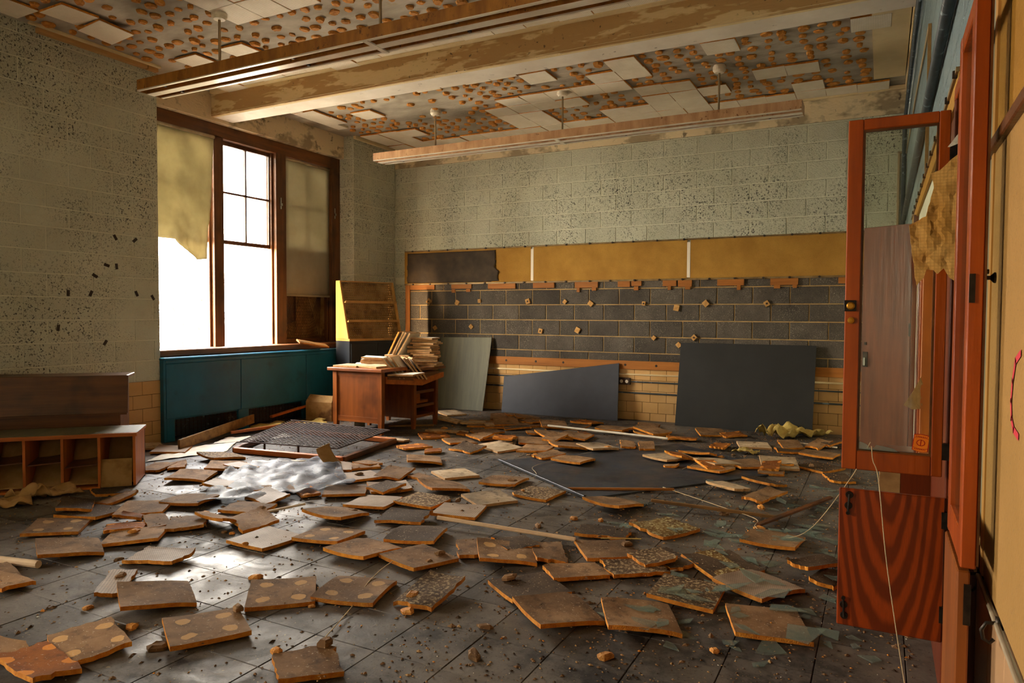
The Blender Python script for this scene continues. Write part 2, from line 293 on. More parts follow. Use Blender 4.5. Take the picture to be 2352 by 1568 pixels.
# ---------------------------------------------------------------- mesh helpers
class MB:
    def __init__(s): s.v = []; s.f = []; s.mi = []
    def add(s, vs, fs, m=0):
        o = len(s.v); s.v += [tuple(p) for p in vs]; s.f += [tuple(i+o for i in f) for f in fs]; s.mi += [m]*len(fs); return s
    def box(s, x0, x1, y0, y1, z0, z1, m=0):
        return s.add([(x0, y0, z0), (x1, y0, z0), (x1, y1, z0), (x0, y1, z0), (x0, y0, z1), (x1, y0, z1), (x1, y1, z1), (x0, y1, z1)],
                     [(0, 3, 2, 1), (4, 5, 6, 7), (0, 1, 5, 4), (1, 2, 6, 5), (2, 3, 7, 6), (3, 0, 4, 7)], m)
    def obox(s, c, a, b, n, m=0):     # centre and three half-vectors
        c, a, b, n = map(Vector, (c, a, b, n))
        vs = [c-a-b-n, c+a-b-n, c+a+b-n, c-a+b-n, c-a-b+n, c+a-b+n, c+a+b+n, c-a+b+n]
        return s.add(vs, [(0, 3, 2, 1), (4, 5, 6, 7), (0, 1, 5, 4), (1, 2, 6, 5), (2, 3, 7, 6), (3, 0, 4, 7)], m)
    def beam(s, p, q, w, h, up=(0, 0, 1), m=0):
        p, q = Vector(p), Vector(q); d = (q-p); a = d/2; u = Vector(up); sd = d.cross(u).normalized(); u = sd.cross(d).normalized()
        return s.obox((p+q)/2, a, sd*w/2, u*h/2, m)
    def prism(s, poly, z0, z1, T=None, m=0):
        n = len(poly); f = (lambda x, y, z: (x, y, z)) if T is None else T
        vs = [f(x, y, z0) for x, y in poly]+[f(x, y, z1) for x, y in poly]
        fs = [tuple(range(n-1, -1, -1)), tuple(range(n, 2*n))]+[(i, (i+1) % n, n+(i+1) % n, n+i) for i in range(n)]
        return s.add(vs, fs, m)
    def tube(s, pts, r, n=8, m=0):
        pts = [Vector(p) for p in pts]; k = len(pts); vs = []; pu = None
        for i, p in enumerate(pts):
            d = (pts[min(i+1, k-1)]-pts[max(i-1, 0)]).normalized()
            if pu is None: pu = d.orthogonal().normalized()
            pu = (pu-d*pu.dot(d)).normalized(); w = d.cross(pu)
            rr = r[i] if isinstance(r, (list, tuple)) else r
            vs += [p+(pu*math.cos(2*PI*j/n)+w*math.sin(2*PI*j/n))*rr for j in range(n)]
        fs = [(i*n+j, i*n+(j+1) % n, (i+1)*n+(j+1) % n, (i+1)*n+j) for i in range(k-1) for j in range(n)]
        fs += [tuple(range(n-1, -1, -1)), tuple(range((k-1)*n, k*n))]
        return s.add(vs, fs, m)
    def lathe(s, c, prof, n=20, ax='z', m=0):
        vs = []; c = Vector(c)
        for r, h in prof:
            for j in range(n):
                a = 2*PI*j/n; q = (r*math.cos(a), r*math.sin(a), h)
                q = {'z': q, 'y': (q[0], q[2], q[1]), 'x': (q[2], q[0], q[1])}[ax]; vs.append(c+Vector(q))
        k = len(prof); fs = [(i*n+j, i*n+(j+1) % n, (i+1)*n+(j+1) % n, (i+1)*n+j) for i in range(k-1) for j in range(n)]
        fs += [tuple(range(n-1, -1, -1)), tuple(range((k-1)*n, k*n))]
        return s.add(vs, fs, m)
    def grid(s, fn, nu, nv, m=0, th=0):
        vs = [fn(i/nu, j/nv) for j in range(nv+1) for i in range(nu+1)]; w = nu+1
        s.add(vs, [(j*w+i, j*w+i+1, (j+1)*w+i+1, (j+1)*w+i) for j in range(nv) for i in range(nu)], m); return s
    def mesh(s, name, mats, bev=0, smooth=False, seg=1):
        me = bpy.data.meshes.new(name); me.from_pydata(s.v, [], s.f)
        for mm in (mats if isinstance(mats, (list, tuple)) else [mats]): me.materials.append(MATS[mm])
        me.polygons.foreach_set('material_index', s.mi)
        bm = bmesh.new(); bm.from_mesh(me)
        bmesh.ops.recalc_face_normals(bm, faces=bm.faces)
        if bev: bmesh.ops.bevel(bm, geom=bm.edges[:], offset=bev, segments=seg, affect='EDGES', profile=.5)
        bm.to_mesh(me); bm.free()
        if smooth: me.polygons.foreach_set('use_smooth', [True]*len(me.polygons))
        me.update(); return me
def link(name, me, parent=None, loc=None, rot=None):
    o = bpy.data.objects.new(name, me); col.objects.link(o)
    if parent is not None: o.parent = parent
    if loc is not None: o.location = loc
    if rot is not None: o.rotation_euler = rot
    return o
def obj(name, mb, mats, parent=None, bev=0, smooth=False, world=False, loc=None, rot=None):
    if world and parent is not None:        # vertices are given in world space, parent has no rotation
        px, py, pz = parent.location; mb.v = [(x-px, y-py, z-pz) for x, y, z in mb.v]
    return link(name, mb.mesh(name, mats, bev, smooth), parent, loc, rot)
def tag(o, label, cat, group=None):
    o['label'] = label; o['category'] = cat
    if group: o['group'] = group
    return o
def thing(name, label, cat, loc=(0, 0, 0), rotz=0, group=None):
    o = link(name, None, None, loc, (0, 0, rotz)); return tag(o, label, cat, group)
def struct(o, label=None, cat=None):
    o['kind'] = 'structure'
    if label: o['label'] = label
    if cat: o['category'] = cat
    return o
def stuff(o): o['kind'] = 'stuff'; return o
def solid(o, th):
    m = o.modifiers.new('thickness', 'SOLIDIFY'); m.thickness = th; m.offset = 0; return o
rnd = random.uniform

# ---------------------------------------------------------------- room shell
W = 6.67; T = .637; H = .2032; TH = .17; CZ = 3.75; YF = -11.2
LV = [T+k*H for k in range(8)]; LV += [LV[-1]+TH+k*H for k in range(9)]    # course levels
base = MB().box(-.7, W+.4, YF-.3, .3, -.15, -.006)
floor = struct(obj('floor', base, 'floor_grout'), 'grimy grey vinyl tile floor littered with fallen tiles', 'floor')
FT = .3048; cells = []
for i in range(-18, 7):
    for j in range(-17, 22):
        x0, y0 = 5.043+i*FT, -6.16+j*FT
        if x0 < -.35 or x0 > W or y0 > .05 or y0 < YF: continue
        c = (x0+FT/2, y0+FT/2, 0)
        cells.append(((Vector(c)-CAM).length+(0 if inview(c, 90) else 100), x0, y0))
cells.sort()
ftm = MB(); g = FT/2-.0012; ftm.add([(-g, -g, -.004), (g, -g, -.004), (g, g, -.004), (-g, g, -.004)]+[(a*(g-.002), b*(g-.002), 0) for a, b in ((-1, -1), (1, -1), (1, 1), (-1, 1))],
        [(4, 5, 6, 7), (0, 1, 5, 4), (1, 2, 6, 5), (2, 3, 7, 6), (3, 0, 4, 7), (3, 2, 1, 0)])
ftme = ftm.mesh('floor_tile', 'floor_vinyl'); rest = MB()
for n, (d, x0, y0) in enumerate(cells):
    x1, y1 = min(x0+FT, W), min(y0+FT, 0)
    if n < 300: link('floor_tile', ftme, floor, (x0+FT/2, y0+FT/2, rnd(-.0012, .0006)), (rnd(-.002, .002), rnd(-.002, .002), 0))
    else: rest.box(x0+.001, x1-.001, y0+.001, y1-.001, -.004, rnd(-.0008, .0004))
stuff(obj('floor_tile_field', rest, 'floor_vinyl', floor))

blk = {}
def block_mesh(kind, a, h, d, mat, bev=.006):
    key = (kind, round(a, 3), round(h, 3), mat)
    if key not in blk:
        mb = MB(); A, B = a/2, h/2; b = bev
        mb.add([(-A, 0, -B), (A, 0, -B), (A, 0, B), (-A, 0, B)]+[(x*A, -d+b*.5, z*B) for x, z in ((-1, -1), (1, -1), (1, 1), (-1, 1))]+[(x*(A-b), -d, z*(B-b)) for x, z in ((-1, -1), (1, -1), (1, 1), (-1, 1))],
               [(0, 1, 5, 4), (1, 2, 6, 5), (2, 3, 7, 6), (3, 0, 4, 7), (4, 5, 9, 8), (5, 6, 10, 9), (6, 7, 11, 10), (7, 4, 8, 11), (8, 9, 10, 11)])
        blk[key] = mb.mesh(kind, mat)
    return blk[key]
def course(parent, name, u0, u1, z0, z1, off, pitch, place, mat, d, gap, bev=.006):
    """one row of pieces between u0 and u1; place(u, z) gives (location, rotz)"""
    k = math.floor((u0-off)/pitch); cut = []
    while off+k*pitch < u1:
        a, b = max(u0, off+k*pitch), min(u1, off+(k+1)*pitch); k += 1
        if b-a > .03: cut.append((a, b))
    for a, b in cut:
        me = block_mesh(name, b-a-gap, z1-z0-gap, d, mat, bev); loc, rz = place((a+b)/2, (z0+z1)/2)
        o = link(name, me, parent, loc, (0, 0, rz))
# back wall
bw = MB().box(-.5, W+.3, .0, .25, -.1, 4.0)
wall_back = struct(obj('wall_back', bw, 'paint_mortar'), 'painted block back wall with a bare cinder block field', 'wall')
obj('mortar_bed', MB().box(.22, W, -.002, 0, T, 1.78), 'cinder_mortar', wall_back)
obj('tile_bed', MB().box(0, W, -.002, 0, -.05, T), 'tile_joint', wall_back)
pb = lambda u, z: ((u, 0, z), 0)
for r in range(len(LV)-1):
    z0, z1 = LV[r], min(LV[r+1], 3.462)
    if z0 > 3.45: break
    off = .8103+(.2032 if r % 2 == 0 else 0)
    if z0 < 1.75:
        z1 = min(z1, 1.765)
        course(wall_back, 'block', .0, .22, z0, z1, off, .4064, pb, 'paint_block', .007, .010)
        course(wall_back, 'block', .22, W, z0, z1, off+.05, .4064, pb, 'cinder', .010, .012, .007)
    elif z1 < 2.26 and z0 > 1.8: 
        course(wall_back, 'block', .0, .22, z0, z1, off, .4064, pb, 'paint_block', .007, .010)
    else: course(wall_back, 'block', .0, W, z0, z1, off, .4064, pb, 'paint_block', .007, .010)
for r in range(5):
    z1 = T-r*.1355; z0 = max(z1-.1355, -.01)
    course(wall_back, 'glazed_tile', 0, W, z0, z1, .06+(.1016 if r % 2 else 0), .2032, pb, 'glaze_tile', .008, .004, .003)
obj('small_patch', MB().box(3.36, 3.47, -.012, -.004, 2.88, 2.97), 'paint_block', wall_back, bev=.004)
obj('plaster_band', MB().box(0, W, -.014, .02, 3.462, CZ), 'plaster', wall_back)
# left wall
YL0, YL1, XW = -3.916, -.946, -.26
lw = MB()
lw.box(-.62, -.002, -9.2, YL0, -.1, 4.0); lw.box(-.62, -.002, YL1, .2, -.1, 4.0)
lw.box(-.62, -.36, YL0, YL1, -.1, .87)
lw.box(-.62, -.002, YF-.2, -10.3, -.1, 4.0); lw.box(-.62, -.002, -10.3, -9.2, -.1, .9); lw.box(-.62, -.002, -10.3, -9.2, 3.42, 4.0)
wall_left = struct(obj('wall_left', lw, 'paint_mortar'), 'painted block window wall with tiled foot', 'wall')
pl_ = lambda u, z: ((-.002, u, z), PI/2)
pj = lambda u, z: ((u, YL1, z), 0)
LW2 = LV+[CZ+.02]
for r in range(len(LW2)-1):
    z0, z1 = LW2[r], LW2[r+1]; off = YL0-.07+(.2032 if r % 2 == 0 else 0)
    course(wall_left, 'block', -7.0, YL0, z0, z1, off, .4064, pl_, 'paint_block', .007, .010)
    course(wall_left, 'block', YL1, 0, z0, z1, off+.11, .4064, pl_, 'paint_block', .007, .010)
    course(wall_left, 'block', -.60, 0, z0, z1, -.4064+(.2032 if r % 2 else 0), .4064, pj, 'paint_block', .007, .010)
obj('tile_bed', MB().box(-.001, .001, -7.0, YL0, -.05, T), 'tile_joint', wall_left)
for r in range(5):
    z1 = T-r*.1355; z0 = max(z1-.1355, -.01)
    course(wall_left, 'glazed_tile', -7.0, YL0, z0, z1, YL0+(.1016 if r % 2 else 0), .2032, pl_, 'glaze_tile', .008, .004, .003)
# right and front walls
rw = MB().box(W, W+.3, -6.12, .2, -.1, 4.0).box(W, W+.3, YF-.2, -6.70, -.1, 4.0).box(W, W+.3, -6.70, -6.12, -.1, .28).box(W, W+.3, -6.70, -6.12, 1.96, 4.0).box(W+.28, W+.3, -6.7, -6.12, .28, 1.96)
wall_right = struct(obj('wall_right', rw, 'paint_mortar'), 'pale blue painted block wall beside the cabinets', 'wall')
pr_ = lambda u, z: ((W, u, z), -PI/2)
for r in range(5, len(LW2)-1):
    z0, z1 = LW2[r], LW2[r+1]
    if z0 < 2.0: continue
    course(wall_right, 'block', -6.9, 0, z0, z1, .1+(.2032 if r % 2 else 0), .4064, pr_, 'blue_block', .005, .009)
wall_front = struct(obj('wall_front', MB().box(-.6, W+.3, YF-.25, YF, -.1, 4.0), 'paint_block'), 'plain block wall behind the viewer', 'wall')

# ceiling: slab, surviving tiles, glue dabs
ceiling = struct(obj('ceiling', MB().box(-.6, W+.3, YF-.2, .2, CZ, CZ+.25), 'slab'), 'stained concrete ceiling with glue dabs and few tiles left', 'ceiling')
CX0, CP = .727, .303
ct = MB(); g = .1505; e = .003
ct.add([(-g, -g, .020), (g, -g, .020), (g, g, .020), (-g, g, .020), (-g, -g, .003), (g, -g, .003), (g, g, .003), (-g, g, .003)]+[(a*(g-e), b*(g-e), 0) for a, b in ((-1, -1), (1, -1), (1, 1), (-1, 1))],
       [(0, 1, 5, 4), (1, 2, 6, 5), (2, 3, 7, 6), (3, 0, 4, 7), (0, 3, 2, 1)], 1)
ct.add(ct.v[4:12], [(0, 1, 5, 4), (1, 2, 6, 5), (2, 3, 7, 6), (3, 0, 4, 7), (4, 5, 6, 7)], 0)
ctm = ct.mesh('ceiling_tile', ['tile_face', 'fibre_edge'])
far = {(0, 1), (-2, 4), (-2, 5), (-1, 4), (-1, 5), (0, 4), (6, 2), (5, 3), (6, 3), (5, 4), (6, 4), (5, 5), (6, 5), (7, 2), (7, 3), (8, 2), (8, 3), (9, 2), (10, 2), (10, 1), (8, 0), (11, 0), (11, 1),
       (11, 3), (11, 4), (12, 3), (12, 4), (13, 4), (15, 3), (16, 3), (16, 5), (14, 0), (18, 0), (9, 5), (10, 5), (11, 5), (12, 5), (4, -1), (5, -1), (6, -1), (7, -1), (-2, 0), (-2, 1)}
for i in range(-2, 19): far.add((i, 6))
near = {(1, 0), (-1, 0), (3, -2), (4, -2), (5, -2), (3, -3), (-1, -4), (-1, -3), (-2, -5), (4, -3)}
for i in range(-2, 19):
    near.add((i, 2))
    if i > 1: near.add((i, 1))
occ = []
def put_ct(x, y, k):
    dz = CZ-.024-(rnd(0, .006) if random.random() < .6 else rnd(.004, .016)); rx, ry = rnd(-.012, .012), rnd(-.012, .012)
    if k in ('near', (-1, -3)): rx, ry = -.06, -.10; dz -= .03
    if k == (6, 2): rx = .05
    link('ceiling_tile', ctm, ceiling, (x, y, dz), (rx, ry, rnd(-.01, .01)))
for i, j in sorted(far): put_ct(CX0+CP*(i+.5), -2.17+.305*(j+.5), (i, j))
for i, j in sorted(near): put_ct(CX0+CP*(i+.5), -4.04+.305*(j+.5), 'near' if (i, j) == (-1, -3) else None)
dabs = []
for i in range(-2, 20):
    for j in range(-1, 7):
        if (i, j) in far: continue
        dabs += [(CX0+CP*(i+a), -2.17+.305*(j+b)) for a in (.25, .75) for b in (.25, .75)]
    for j in range(-6, 3):
        if (i, j) in near or CX0+CP*i > 4: continue
        dabs += [(CX0+CP*(i+a), -4.04+.305*(j+b)) for a in (.25, .75) for b in (.25, .75)]
dm = []
for k in range(8):
    mb = MB(); n = 11; rr = [(.040+.014*noise.noise((k*3.1, math.cos(2*PI*q/n)*1.4, math.sin(2*PI*q/n)*1.4))) for q in range(n)]; lob = rnd(.8, 1.35)
    P = lambda s, z: [(rr[q]*s*math.cos(2*PI*q/n)*lob, rr[q]*s*math.sin(2*PI*q/n), z+rnd(-.002, .002)) for q in range(n)]
    mb.add(P(.85, .004)+P(1, -.006)+P(.78, -.017), [(q, (q+1) % n, n+(q+1) % n, n+q) for q in range(n)]+[(n+q, n+(q+1) % n, 2*n+(q+1) % n, 2*n+q) for q in range(n)]+[tuple(range(2*n, 3*n))])
    dm.append(mb.mesh('glue_dab', 'dab'))
dabs = [(x+rnd(-.03, .03), y+rnd(-.03, .03)) for x, y in dabs if x < W-.35 and y < -.08 and not (1.0 < x < 2.3 and -2.0 < y < -1.3 and random.random() < .75)]
dabs = [d for d in dabs if inview((d[0], d[1], CZ), 500) and random.random() < .9]
dabs.sort(key=lambda d: (Vector((d[0], d[1], CZ))-CAM).length); restd = MB()
for n, (x, y) in enumerate(dabs):
    me = random.choice(dm); rz = rnd(0, 6.28); s_ = rnd(.75, 1.25)
    if n < 290:
        o = link('glue_dab', me, ceiling, (x, y, CZ), (rnd(-.15, .15), rnd(-.15, .15), rz)); o.scale = (s_, s_, rnd(.7, 1.8))
    else:
        M = Matrix.Translation((x, y, CZ)) @ Matrix.Rotation(rz, 4, 'Z') @ Matrix.Diagonal((s_, s_, rnd(.7, 1.8), 1))
        restd.add([M @ v.co for v in me.vertices], [tuple(p.vertices) for p in me.polygons])
stuff(obj('glue_dab_field', restd, 'dab', ceiling))
obj('border_panel', MB().box(6.34, 6.62, -2.6, -.45, CZ-.03, CZ), 'cream_paint', ceiling)
obj('flat_panel', MB().box(.10, .26, -2.3, -1.35, CZ-.028, CZ), 'tile_face', ceiling)
# trims
struct(obj('trim_1', MB().box(-.62, -.157, YL0, YL1, 3.448, CZ), 'plaster'), 'peeling plaster lintel above the window', 'lintel')
tb = obj('trim_2', MB().box(-.16, W, -3.135, -2.845, 3.49, CZ), 'plaster_brown'); struct(tb, 'wide concrete ceiling beam with peeling paint', 'beam')
obj('soffit', MB().box(-.158, W-.001, -3.1, -2.843, 3.484, 3.49), 'beam_white', tb)
obj('chamfer', MB().add([(-.158, -3.139, 3.505), (-.158, -3.1, 3.482), (-.158, -3.09, 3.50), (W-.001, -3.139, 3.505), (W-.001, -3.1, 3.482), (W-.001, -3.09, 3.50)], [(0, 1, 4, 3), (1, 2, 5, 4), (2, 0, 3, 5), (0, 2, 1), (3, 4, 5)]), 'cream_paint', tb)
struct(obj('trim_3', MB().box(-.10, W, -3.20, -3.135, CZ-.035, CZ-.001), 'cream_paint'), 'cream border strip along the ceiling beam', 'trim')
struct(obj('trim_4', MB().box(0, W, -.06, -.012, CZ-.045, CZ-.001), 'cream_paint', bev=.006), 'cream moulding where ceiling meets back wall', 'trim')
t5 = struct(link('trim_5', None, None, (0, -4.5, CZ)), 'pale wooden cove boards along the window wall ceiling', 'trim')
obj('board', MB().box(.003, .06, -5.06, -4.05, CZ-.055, CZ-.01), 'trim_wood_pale', t5, world=True, bev=.003)
obj('board', MB().box(.003, .055, -4.04, -3.93, CZ-.055, CZ-.012), 'trim_wood_pale', t5, world=True, bev=.003)
obj('board', MB().box(.06, .10, -5.15, -3.93, CZ-.022, CZ-.001), 'cream_paint', t5, world=True, bev=.003)
struct(obj('trim_6', MB().box(.003, .05, YL1, -.06, CZ-.045, CZ-.001), 'cream_paint', bev=.004), 'cream moulding above the window pilaster', 'trim')
struct(obj('trim_7', MB().box(W-.04, W-.001, -2.84, -.06, CZ-.06, CZ-.001), 'cream_paint', bev=.004), 'cream moulding above the blue wall', 'trim')

# ---------------------------------------------------------------- window
win = struct(link('window_1', None, None, (XW, -2.43, .9)), 'brown wooden triple window with open sashes', 'window')
def wb(name, b, mat='window_wood', bev=.004): return obj(name, MB().box(*b), mat, win, bev=bev, world=True)
wb('jamb', (-.40, XW, YL0, -3.86, .90, 3.448)); wb('jamb', (-.40, XW+.03, -1.115, YL1-.003, .90, 3.448))
wb('mullion', (-.40, XW+.02, -3.04, -2.905, .93, 3.32)); wb('mullion', (-.40, XW+.02, -2.113, -1.945, .93, 3.32))
wb('head', (-.40, XW+.02, YL0, YL1-.003, 3.30, 3.448), 'window_wood_h')
wb('sill', (-.45, -.02, YL0, YL1-.003, .865, .935), 'window_wood_h', .008)
def subw(part, n, mb, m):
    mb.v = [(x-XW, y+2.43, z-.9) for x, y, z in mb.v]; return obj(n, mb, m, part)
for a, b in ((-3.86, -3.04), (-2.905, -2.113), (-1.945, -1.115)):
    up = obj('upper_sash', MB().box(-.36, -.32, a, a+.045, 2.12, 3.3).box(-.36, -.32, b-.045, b, 2.12, 3.3).box(-.36, -.32, a+.045, b-.045, 2.12, 2.165).box(-.36, -.32, a+.045, b-.045, 3.255, 3.3), 'window_wood', win, world=True)
    m = (a+b)/2; mz = 2.715
    subw(up, 'muntin', MB().box(-.355, -.325, m-.011, m+.011, 2.165, 3.255).box(-.355, -.325, a+.045, b-.045, mz-.011, mz+.011), 'window_wood')
    for y0, y1 in ((a+.045, m-.011), (m+.011, b-.045)):
        for z0, z1 in ((2.165, mz-.011), (mz+.011, 3.255)): subw(up, 'pane', MB().box(-.342, -.338, y0, y1, z0, z1), 'pane_glass')
    wb('track', (-.32, -.29, a, a+.03, .935, 3.3)); wb('track', (-.32, -.29, b-.03, b, .935, 3.3))
for y in (-2.045, -1.06): obj('sash_lock', MB().box(XW+.02, XW+.035, y-.008, y+.008, 2.62, 2.76).box(XW+.025, XW+.05, y-.012, y+.012, 2.66, 2.69), 'chrome', win, world=True)
# right-hand light: board and mesh behind the lowered shade
a, b = -1.945, -1.115
wb('lower_sash', (-.37, -.33, a+.03, b-.03, .935, .99), 'dark_wood'); wb('backing_board', (-.385, -.375, -1.60, b, .94, 2.15), 'cardboard', 0)
obj('torn_board', MB().prism([(-1.93, 1.0), (-1.93, 1.15), (-1.66, 1.22), (-1.66, 1.60), (-1.58, 1.7), (-1.56, 2.1), (-1.45, 2.1), (-1.46, 1.6), (-1.55, 1.35), (-1.57, 1.0)], -.370, -.362, lambda y, z, x: (x, y, z)), 'plank_wood', win, world=True)
gm = MB()
for k in range(24):
    y = -1.93+k*.03
    for s_ in (1, -1):
        z0 = .96 if s_ > 0 else 2.12; pts = []
        for z, yy in ((.97, y), (1.75, y+s_*.30)):
            pts.append((-.356, min(max(yy, -1.94), -1.2), z))
        gm.tube(pts, .0025, 4)
obj('wire_mesh', gm, 'rusty_iron', win, world=True)
obj('dark_backing', MB().box(-.42, -.40, a, b, .93, 2.15), 'dark_wood', win, world=True)
# shades
def shade1(u, v):
    z = 3.27-v*1.40; y = -3.845+u*(.80-.10*v); x = XW+.03+.02*math.sin(u*5+v*7)*v+.03*noise.noise((u*4, v*6, 1))*v+.02*noise.noise((u*11, v*14, 4))*v
    zb = 2.10 if u < .42 else 2.10-(u-.42)*.40-.02
    if u > .80: zb = 1.9+(u-.8)*.1
    z = 3.27-(3.27-zb)*v
    return (x, y, z)
s1 = thing('window_shade', 'torn yellowed roller shade hanging crooked in the window', 'shade', (XW+.03, -3.45, 3.29))
o = obj('cloth', MB().grid(shade1, 30, 40), 'shade_cloth', s1, smooth=True, world=True); solid(o, .0015)
obj('roller', MB().tube([(XW+.035, -3.85, 3.285), (XW+.035, -3.045, 3.285)], .018, 12), 'metal_pale', s1, smooth=True, world=True)
s2 = thing('window_shade', 'pale roller shade pulled down straight beside the pilaster', 'shade', (XW+.045, -1.53, 3.27))
o = obj('cloth', MB().grid(lambda u, v: (-.278+.004*math.sin(u*9+v*3), -1.944+u*.828, 3.27-v*1.72), 10, 14), 'shade_cloth_flat', s2, smooth=True, world=True); solid(o, .0015)
obj('hem_bar', MB().box(-.288, -.268, -1.944, -1.116, 1.54, 1.565), 'shade_cloth_flat', s2, bev=.003, world=True)
obj('roller', MB().tube([(-.278, -1.944, 3.275), (-.278, -1.116, 3.275)], .016, 12), 'metal_pale', s2, smooth=True, world=True)
# next window of the same wall, behind the viewer
win2 = struct(link('window_2', None, None, (-.3, -9.75, .9)), 'wooden window further along the left wall', 'window')
for y in (-10.3, -9.28): obj('mullion', MB().box(-.36, -.28, y, y+.08, .9, 3.42), 'window_wood', win2, world=True)
for z in (.9, 2.1, 3.34): obj('rail', MB().box(-.36, -.28, -10.3, -9.2, z, z+.06), 'window_wood_h', win2, world=True)
# ---------------------------------------------------------------- ceiling light fixtures
def fixture(y, x0, x1, stems, side, label):
    t = thing('light_fixture', label, 'light', ((x0+x1)/2, y, 3.16)); a = lambda n, mb, m, **k: obj(n, mb, m, t, world=True, **k)
    xm = (x0+x1)/2; wd = .125
    a('housing', MB().box(x0, x1, y-wd+.004, y+wd-.004, 3.272, 3.29), side)
    for s_ in (-1, 1):
        a('side_plate', MB().box(x0, x1, min(s_*wd, s_*(wd-.006))+y, max(s_*wd, s_*(wd-.006))+y, 3.205, 3.29), side)
        a('lip', MB().box(x0, x1, min(s_*wd, s_*(wd-.022))+y, max(s_*wd, s_*(wd-.022))+y, 3.196, 3.205), 'reflector')
    a('end_plate', MB().box(x0-.004, x0, y-wd, y+wd, 3.196, 3.29), side); a('end_plate', MB().box(x1, x1+.004, y-wd, y+wd, 3.196, 3.29), side)
    a('reflector', MB().box(x0, x1, y-.034, y+.034, 3.192, 3.197), 'reflector'); a('spine', MB().box(x0, x1, y-.033, y+.033, 3.197, 3.272), side)
    for s_ in (-1, 1):
        a('inner_reflector', MB().add([(x, y+s_*q, z) for x in (x0, x1) for q, z in ((.034, 3.245), (.075, 3.268), (.119, 3.235), (.119, 3.271), (.034, 3.271))], [(0, 1, 6, 5), (1, 2, 7, 6), (2, 3, 8, 7), (3, 4, 9, 8), (4, 0, 5, 9), (0, 4, 3, 2, 1), (5, 6, 7, 8, 9)]), side)
    a('cross_bracket', MB().box(xm-.02, xm+.02, y-wd, y+wd, 3.19, 3.2), 'reflector')
    for k in range(4):
        for s_ in (-1, 1): a('lamp_socket', MB().box(x0+.3+k*(x1-x0-.6)/3-.01, x0+.3+k*(x1-x0-.6)/3+.01, y+s_*.082-.012, y+s_*.082+.012, 3.20, 3.235), 'clip_dark')
    for x in stems:
        a('stem', MB().tube([(x, y, 3.288), (x, y, CZ-.03)], .0105, 8), 'pipe_tan', smooth=True)
        a('canopy', MB().lathe((x, y, 0), [(.012, CZ-.075), (.045, CZ-.072), (.062, CZ-.05), (.062, CZ-.012), (.055, CZ-.008), (.055, CZ)]), 'white_dull')
    return t
fixture(-4.565, .81, 5.70, (1.67, 3.29, 4.99), 'rust_side', 'long rusted orange fluorescent fixture without tubes, in front of the beam')
fixture(-1.48, .87, 5.77, (1.70, 3.345, 5.006), 'rust_peach', 'long peach coloured fluorescent fixture without tubes, between beam and back wall')

# ---------------------------------------------------------------- radiator cover under the window
rc = thing('radiator_cover', 'long teal painted metal radiator cover under the window', 'radiator', (-.1, -2.45, 0))
a = lambda n, b, m='teal', bev=.004: obj(n, MB().box(*b), m, rc, bev=bev, world=True)
a('top', (-.36, .075, -3.93, YL1-.003, .835, .862), bev=.008); a('end_panel', (-.30, .06, -3.925, -3.90, 0, .835))
a('body', (-.30, .045, -3.90, YL1-.004, .22, .835), bev=0)
for y0, y1 in ((-3.895, -2.952), (-2.946, -1.924), (-1.918, -.95)): a('front_panel', (.045, .06, y0, y1, .235, .80))
a('top_rail', (.045, .062, -3.9, YL1-.004, .80, .835))
for y0, y1 in ((-3.9, -3.80), (-2.99, -2.84), (-1.99, -1.88)): a('post', (.03, .06, y0, y1, 0, .235))
a('grille_back', (-.25, -.2, -3.8, -.96, .0, .22), 'pipe_grey', 0)
gm = MB()
for k in range(36): gm.tube([(.02, -3.8+k*.05, .0), (.02, -3.8+k*.05, .22)], .003, 4)
for k in range(5): gm.tube([(.02, -3.8, .02+k*.04), (.02, -1.9, .02+k*.04)], .003, 4)
obj('grille', gm, 'dark_mesh', rc, world=True)

# ---------------------------------------------------------------- back wall boards
tk = thing('tack_board', 'long ochre burlap tack board in three panels on the back wall', 'tack board', (3.2, 0, 1.76))
a = lambda n, b, m, bev=0: obj(n, MB().box(*b), m, tk, bev=bev, world=True)
for x0, x1 in ((.24, 2.262), (2.30, 4.36), (4.40, W-.01)): a('panel', (x0, x1, -.016, -.001, 1.765, 2.225), 'cork')
for x in (2.262, 4.36): a('joint_strip', (x, x+.038, -.019, -.001, 1.775, 2.20), 'white_strip')
a('top_rail', (.19, W-.01, -.028, -.001, 2.225, 2.243), 'rail_tan', .002); a('bottom_rail', (.19, W-.01, -.028, -.001, 1.742, 1.765), 'rail_tan', .002); a('side_rail', (.19, .24, -.024, -.001, 1.765, 2.225), 'cork')
cm = MB().lathe((0, 0, 0), [(.012, 0), (.014, .012), (.006, .018), (.006, .024)], 7, 'y').mesh('clip', 'clip_dark')
for k in range(21):
    for z in (2.234, 1.753): link('clip', cm, tk, (.34+k*.306-3.2+rnd(-.02, .02), -.045, z-1.76))
pp = []
def blackpaper(u, v):
    e = 1.515+.06*noise.noise((v*5, 0, 2))+(.07*max(0, v-.35))-.02
    x = .232+u*e; z = 2.205-v*.435
    if u > .93: z += .01*math.sin(v*20)
    return (x, -.022-.012*abs(noise.noise((u*7, v*3, 5)))-(.05*max(0, u-.9)*10*abs(noise.noise((v*9, 3, 1)))), z)
o = obj('black_paper_sheet', MB().grid(blackpaper, 60, 18), 'black_paper', smooth=True); solid(o, .001)
tag(o, 'torn wrinkled dark paper pinned over the left end of the tack board', 'paper')
fr = thing('furring_frame', 'orange bare wood furring strips nailed around the missing blackboard', 'wood strip', (.22, 0, T))
a = lambda n, b, m: obj(n, MB().box(*b), m, fr, bev=.002, world=True)
a('upright', (.205, .285, -.03, -.008, T, 1.742), 'furring_v'); a('strip', (.285, 6.10, -.032, -.008, T, .742), 'furring')
